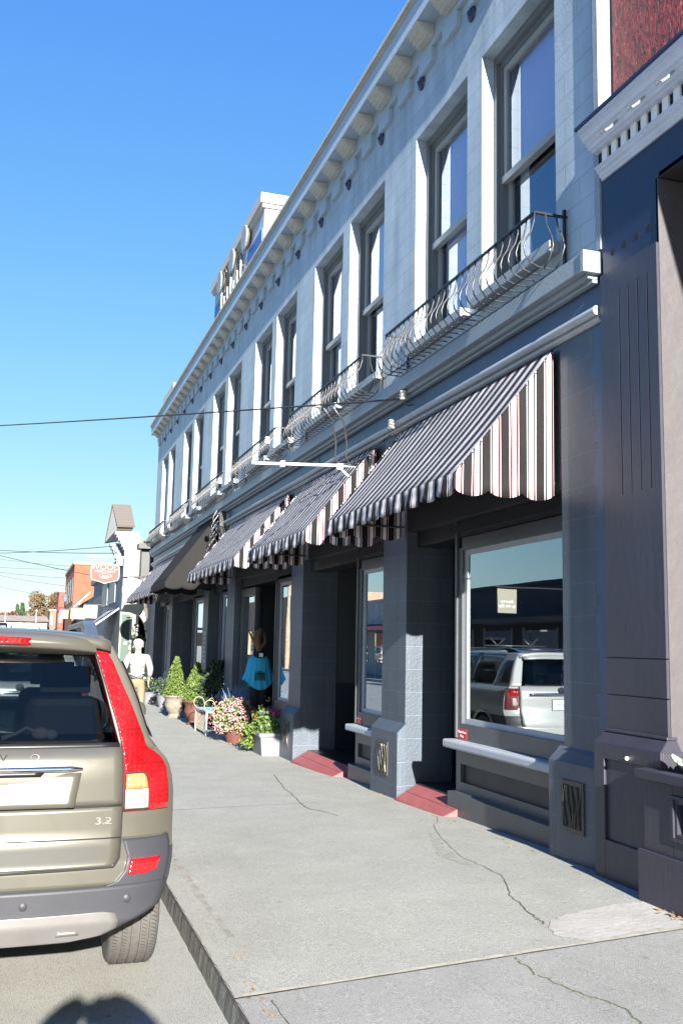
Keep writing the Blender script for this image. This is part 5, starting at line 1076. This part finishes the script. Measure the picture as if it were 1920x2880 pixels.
mat('banner_green', (.32,.33,.15), .6); mat('brick_pink', (.22,.10,.07), .8)
for (x0,x1,y,z0,z1,mt_,lb) in ((2.05,2.55,60,2.95,3.45,'sign_cream','small cream shop sign, left of the yellow green one'),(2.6,3.4,58,2.9,3.5,'banner_green','yellow green shop sign down the street'),(2.85,3.5,50,2.8,3.42,'cap_white','blank white square shop sign right of the yellow green one')):
    t_ = thing('shop_sign', lb, 'sign', (x0,y,z0), 'far projecting signs'); obj('board', MB().box(x0,x1,y,y+.08,z0,z1), mt_, t_); obj('bracket', MB().box(x0,3.8,y+.03,y+.06,z1+.03,z1+.07), 'iron', t_)
sa = thing('a_frame_sign', 'orange brick coloured sidewalk board far down the pavement', 'sign', (2.2,52,0)); obj('board', MB().hexa([(1.9,52,0),(2.6,52,0),(2.6,52.5,0),(1.9,52.5,0),(1.9,52.2,1.9),(2.6,52.2,1.9),(2.6,52.3,1.9),(1.9,52.3,1.9)]), 'brick_pink', sa); obj('notice', MB().box(2.0,2.5,52.02,52.06,.8,1.4), 'sign_cream', sa)
lpst = thing('street_lamp', 'black street lamp post with a red flower basket down the street', 'street lamp', (2.4, 62, 0)); obj('post', MB().tube([(2.4,62,0),(2.4,62,4.0)], [.07,.045], 8), 'iron', lpst); obj('lantern', MB().lathe([(0,0),(.12,.02),(.18,.32),(.2,.34),(.05,.46),(0,.5)], (2.4,62,4.0), 12), 'frame_slate', lpst); obj('flower_basket', MB().ball((2.2,62,3.5),(.25,.25,.2),10,6), 'red_coat', lpst)
# plain dark tall plant by the walking man's head
yu = thing('potted_tree', 'thin dark potted sapling by the arched porch', 'plant', (3.33, 30, 0)); obj('pot', MB().lathe([(0,0),(.15,0),(.2,.4),(0,.39)], (3.40,30.8,0), 14), 'lead_pot', yu); obj('stem', MB().tube([(3.40,30.8,.3),(3.40,30.8,2.1)], [.02,.006]), 'bark', yu); foliage('foliage', 'leaf_dark', lambda: ((3.40+random.gauss(0,.10), 30.8+random.gauss(0,.1), random.uniform(1.2,2.2)), 1), 160, .10, yu)

# people far away
fp = thing('person', 'person in a red coat far down the street', 'person', (0,0,0))
skin('body', [[(0,0,1.0,.12),(0,0,1.38,.09),(0,0,1.5,.05),(0,0,1.62,.085)],[(0,0,1.0,.12),(-.1,.05,.5,.07),(-.1,.1,.06,.05)],[(0,0,1.0,.12),(.1,-.05,.5,.07),(.1,-.1,.06,.05)]], 'denim', fp); skin('coat', [[(0,0,.8,.17),(0,0,1.2,.17),(0,0,1.4,.1)],[(0,0,1.4,.1),(-.2,0,1.38,.07),(-.25,.0,1.0,.05)],[(0,0,1.4,.1),(.2,0,1.38,.07),(.25,0,1.0,.05)]], 'red_coat', fp); obj('hair', MB().ball((0,0,1.66),.10,10,8), 'dark_hair', fp, smooth=True)
fp.location = (1.75, 48, 0)
dup(fp, (2.6, 54, 0), label='person in a red coat farther back beside the brick coloured sidewalk board'); dup(fp, (1.3, 66, 0), 2.0, label='smallest person in a red coat, farthest away at the kerb')

# wires strung across the far street
def cross(A, E_, r, lab, sag): wire([tuple(A), tuple(E_)], r, lab, sag, grp='far overhead wires')
for A, E_, lab in (((3.46,40.2,5.53),(-9.5,67,7.2),'far wire from the stepped gable curving left above the red hanging sign'),((3.48,40.2,5.23),(-9.5,66.8,8.1),'second far wire from the gable, just under the first'),((3.59,40,4.12),(-9.5,61.8,8.9),'dark wire passing in front of the red hanging sign and rising left'),
    ((3.53,75,6.25),(-9.5,98.3,9.1),'faint wire meeting the orange brick building near its middle'),((3.49,75,6.96),(-9.5,109,9.8),'faint level wire meeting the orange brick building near its top'),((3.26,75,5.63),(-9.5,99,9.4),'faint wire low on the orange brick building'),((2.74,90,5.42),(-9.5,114,9.3),'lowest faint wire above the brown tree'),((4.77,75,7.12),(-9.5,95.6,10.1),'highest faint wire over the orange brick building')):
    cross(A, E_, .014 if A[1] < 60 else .012, lab, .35)
# utility poles on the other side
mat('pole_wood', (.30,.21,.14), .9, var=.3, vs=6)
for x, y, h, lab in ((-9.6,46,10.5,'wooden utility pole across the street holding the twisted service wire'),(-9.6,66.9,9.2,'wooden utility pole across the street, second from the camera'),(-9.6,98,10.4,'wooden utility pole farthest across the street')):
    p = thing('utility_pole', lab, 'utility pole', (x,y,0), 'utility poles'); obj('pole', MB().tube([(x,y,-.2),(x,y,h)], [.16,.11], 10), 'pole_wood', p); obj('crossarm', MB().box(x-1.1,x+1.1,y-.06,y+.06,h-.7,h-.58), 'pole_wood', p)
# buildings across the street (seen in the shop windows)
mat('dark_siding', (.045,.045,.05), .8, var=.2, vs=2); mat('tan_sign', (.30,.26,.19), .7); mat('far_cream', (.5,.52,.46), .7, var=.08, vs=1)
ob = thing('shop_building', 'low dark flat roofed shop across the street, seen mirrored in the nearest window', 'building', (-12, 34, 0))
obj('wall', MB().box(-18,-11.9,18,46,-.2,4.35), 'dark_siding', ob); obj('canopy', MB().box(-11.9,-10.2,18,46,2.75,2.95), 'dark_panel', ob); obj('roof_edge', MB().box(-18.1,-11.8,17.9,46.1,4.35,4.5), 'roof_dark', ob)
for k in range(7): w_ = obj('shop_window', MB().box(-11.89,-11.86,19+3.8*k,21.6+3.8*k,.7,2.5), 'far_glass', ob); obj('frame', MB().box(-11.9,-11.84,18.9+3.8*k,19+3.8*k,.6,2.6).box(-11.9,-11.84,21.6+3.8*k,21.7+3.8*k,.6,2.6), 'sash_paint', w_)
bs = thing('hanging_sign', 'tan square sign with white script over the far pavement, mirrored in the window', 'sign', (-9, 33, 3))
obj('board', MB().box(-9.45,-8.65,33,33.06,3.05,3.95), 'tan_sign', bs); text('letters', 'Bunnies\nby the Bay', 'letter_white', bs, (-9.05, 32.99, 3.4), .17, ROT_CAM, .003, shear=.3); obj('arm', MB().box(-12,-8.6,33.01,33.05,4.0,4.05), 'iron', bs)
oc = thing('shop_building', 'cream two storey shop across the street, beyond the low dark one', 'building', (-12, 56, 0)); obj('wall', MB().box(-18,-11.8,47,64,-.2,4.3), 'far_cream', oc); obj('parapet', MB().box(-18.1,-11.7,46.9,64.1,4.3,4.45), 'cap_white', oc)
for k in range(4): obj('shop_window', MB().box(-11.79,-11.76,48.2+4*k,50.8+4*k,.7,2.6), 'far_glass', oc)
obj('awning', MB().hexa([(-11.7,48,2.9),(-10.4,48,2.5),(-10.4,63,2.5),(-11.7,63,2.9),(-11.7,48,3.0),(-10.4,48,2.6),(-10.4,63,2.6),(-11.7,63,3.0)]), 'sign_red', oc)
od = thing('brick_building', 'pale brick shop across the street, farthest along', 'building', (-12, 80, 0)); obj('wall', MB().box(-18,-11.8,65,110,-.2,5.5), 'brick_pale', od)
for k in range(8): obj('window', MB().box(-11.79,-11.76,67+5*k,69.5+5*k,.7,2.8), 'far_glass', od)

# end of the street: low house, trees, poles
hh = thing('low_house', 'low grey building with white windows closing the end of the street', 'building', (.5, 100, 0)); obj('wall', MB().box(-3,2.3,100,106,-.2,3.45), 'lap_white', hh); obj('roof', MB().hexa([(-3.2,99.6,3.4),(2.5,99.6,3.4),(2.5,106.4,3.4),(-3.2,106.4,3.4),(-3.0,102.6,4.0),(2.3,102.6,4.0),(2.3,103.4,4.0),(-3.0,103.4,4.0)]), 'shingle_roof', hh)
for x in (-1.6,-.55,.35,1.4): obj('window', MB().box(x,x+.5,99.94,99.98,2.6,3.25), 'cap_white', hh)
vn = thing('parked_van', 'dark van parked far up the street, only its roof shows over the suv', 'van', (-1.5, 60, 0)); vm_ = MB().prism([(0,.4),(0,2.45),(.3,2.62),(3.6,2.62),(4.3,1.6),(5.2,1.4),(5.3,.4)], 0, -2.6, -.85); vm_.v = [(x, 60+y, z) for x, y, z in vm_.v]; obj('body', vm_, 'black_trim', vn, bevel=.06)
obj('rear_window', MB().box(-2.45,-1.0,59.97,59.99,1.5,2.3), 'car_glass', vn)
for x in (-2.5,-.95):
    for y in (60.9, 64.2): obj('wheel', MB().lathe([(0,-.1),(.34,-.1),(.34,.1),(0,.1)], (x,y,.34), 20, 0), 'tyre', vn)
mat('leaf_autumn', (.13,.09,.045), .8, var=.4, vs=1.5); mat('leaf_rust', (.12,.06,.04), .8, var=.4, vs=1.5); mat('leaf_pine', (.045,.075,.035), .8, var=.4, vs=1.5); mat('twig', (.26,.17,.13), .9)
def tree(x, y, h, r, z0, mt_, lab, n=2600, cone=False, bare=False):
    t_ = thing('pine_tree' if cone else 'tree', lab, 'tree', (x,y,0), 'trees at the end of the street')
    rr = random.Random(int(x*10+y)); m = MB().tube([(x,y,-.3),(x,y,z0+.3),(x+.1,y,h*.9)], [.22,.16,.03], 8)
    for k in range(14 if not cone else 0):
        a = rr.uniform(0,6.28); b = rr.uniform(z0,h*.75); e_ = (x+r*.85*math.cos(a), y+r*.5*math.sin(a), b+rr.uniform(.4,1)*(h-b)*.7)
        m.tube([(x,y,b),((x+e_[0])/2,(y+e_[1])/2,(b+e_[2])/2+.2),e_], [.08,.05,.015], 5)
        if bare:
            for q in range(5): m.tube([e_ if q%2 else ((x+e_[0])/2,(y+e_[1])/2,(b+e_[2])/2+.2), (e_[0]+rr.uniform(-.8,.8), e_[1]+rr.uniform(-.5,.5), e_[2]+rr.uniform(.2,1.1))], [.03,.01], 4)
    obj('trunk', m, 'bark' if not bare else 'twig', t_)
    if cone: foliage('crown', mt_, cone_fn((x,y,z0), r, h-z0), n, .28, t_)
    else:
        cl = [(x+rr.uniform(-.7,.7)*r, y+rr.uniform(-.6,.6)*r, z0+(h-z0)*rr.uniform(.2,.85), r*rr.uniform(.25,.42)) for _ in range(30)]
        def f():
            c = random.choice(cl); p, _ = ball_fn(c[:3], c[3], c[3]*.8, -1)(); return (p, 1)
        foliage('crown', mt_, f, n, .24, t_)
tree(2.9, 130, 8.2, 2.5, 3.0, 'leaf_autumn', 'broad brown autumn tree at the end of the street', 9000)
tree(5.9, 140, 9.3, 1.8, 3.5, 'leaf_rust', 'thin bare reddish tree behind the broad brown one', 350, bare=True)
tree(-.12, 130, 6.2, .75, 1.0, 'leaf_pine', 'dark pointed evergreen left of the broad brown tree', 2400, cone=True)
tree(-.75, 136, 6.2, .6, 1.0, 'leaf_pine', 'smaller evergreen just left of the dark pointed one', 1500, cone=True)
tree(-1.9, 120, 5.3, 1.5, 2.0, 'leaf_rust', 'rusty red autumn tree at the left edge above the suv roof', 2200)
for x, y, h, lab in ((-1.45,90,5.0,'pale slender post at the far left above the suv'),(1.12,90,4.2,'pale short post beside the low grey building')):
    p = thing('street_post', lab, 'post', (x,y,0)); obj('post', MB().tube([(x,y,0),(x,y,h)], .06, 8), 'lap_white', p); obj('cap', MB().ball((x,y,h), .09), 'cap_white', p)
rr = random.Random(5)
tl = MB()
def tlf():
    x = rr.uniform(-130, 130); return ((x, 330+rr.uniform(-6,6), rr.random()**.8*(6.5+2*math.sin(x*.13)+1.2*math.sin(x*.41)+.8*math.sin(x*1.3))), 1)
leaves(tl, tlf, 9000, 1.7, up=0); obj('treeline', tl, 'leaf_autumn', kind='stuff', fixn=False)

# ------------------------------------------------------------------ shop window displays and small clutter
for (x, y, z0, z1, lab) in ((4.22,11.55,.95,2.5,'strand of glass beads hanging at the far side of the second shop window'),(4.26,11.42,1.1,2.5,'shorter strand of glass beads beside the long one in the second shop window')):
    t_ = thing('bead_strand', lab, 'ornament', (x,y,z1), 'hanging bead strands'); m = MB().tube([(x,y,z0),(x,y,z1)], .002, 4); z = z0
    while z < z1: m.ball((x,y,z), .009+.006*rnd.random(), 6, 4); z += .055+.05*rnd.random()
    obj('beads', m, 'porcelain', t_, smooth=True)
vz = thing('vase', 'dark green vase on the ledge inside the second shop window', 'vase', (4.4,11.1,.8)); obj('body', MB().lathe([(0,0),(.08,0),(.13,.15),(.09,.32),(.05,.40),(.07,.45),(0,.44)], (4.4,11.1,.82), 20), 'door_green', vz, smooth=True)
sf = thing('display_shelf', 'wooden display shelf inside the nearest shop window', 'shelf', (4.8,7.8,.24)); obj('board', MB().box(4.45,5.1,6.75,8.6,.70,.74), 'pole_wood', sf); obj('bracket', MB().box(4.5,5.0,7.0,7.04,.24,.70).box(4.5,5.0,8.3,8.34,.24,.70), 'pole_wood', sf)
for k, (y, r, h, mt_) in enumerate(((7.9,.07,.22,'lead_pot'),(8.15,.05,.3,'copper'),(8.35,.09,.16,'sign_sky'))):
    t_ = thing('display_pot', ('squat grey pot on the shelf in the nearest shop window','tall copper pot on the shelf in the nearest shop window','pale blue bowl on the shelf in the nearest shop window')[k], 'pot', (4.7,y,.74)); obj('body', MB().lathe([(0,0),(r*.7,0),(r,h*.4),(r*.8,h*.85),(r*.9,h),(0,h*.96)], (4.7,y,.74), 18), mt_, t_, smooth=True)
ps = thing('wall_poster', 'small pale notice with dark lettering strokes on the fifth pillar', 'notice', (FX-.01, 22.1, 1.7)); obj('sheet', MB().box(FX-.008, FX-.002, 21.95, 22.3, 1.25, 1.95), 'trim_grey', ps)
m = MB()
for k in range(6): m.box(FX-.011, FX-.009, 22.0, 22.25, 1.32+.1*k, 1.37+.1*k)
obj('strokes', m, 'black_trim', ps)
lt = MB()
def litter():
    if random.random() < .5: y = random.uniform(4.6, 14); x = 3.84-abs(random.gauss(0,.05))
    else: y = random.uniform(3.8, 12); x = 1.06+abs(random.gauss(0,.07))
    return ((x, y, zs(x,y)+.006), 1)
leaves(lt, litter, 130, .028, up=6); obj('leaf_litter', lt, 'leaf_litter', kind='stuff', fixn=False)

# more clutter at the far end of the street
for k, (x0, x1, y, h, mt_, lb) in enumerate(((3.0,3.45,92,6.0,'brick_orange','red brick shop front past the taller orange one'),(2.6,3.2,104,4.6,'brick_pink','low reddish shop at the end of the row'),(3.3,3.8,97,5.2,'far_cream','narrow cream shop front between two red ones'))):
    t_ = thing('brick_shop' if k != 2 else 'cream_shop', lb, 'building', (x0,y,0)); obj('wall', MB().box(x0, 9, y, y+5, -.3, h), mt_, t_); obj('cornice', MB().box(x0-.1, 9, y-.1, y+5, h, h+.15), 'trim_grey', t_)
    for q in range(2): obj('window', MB().box(x0+.1+.0*q, x0+.34, y-.03, y-.01, 1.2+2*q, 2.2+2*q), 'frame_slate', t_)
for k, (x, y, lb) in enumerate(((-1.9,78,'pale car far up the street at the left edge'),(-.9,88,'grey car farthest up the street, beyond the pale one'))):
    dup(wc, (x, y, -.1), label=lb)
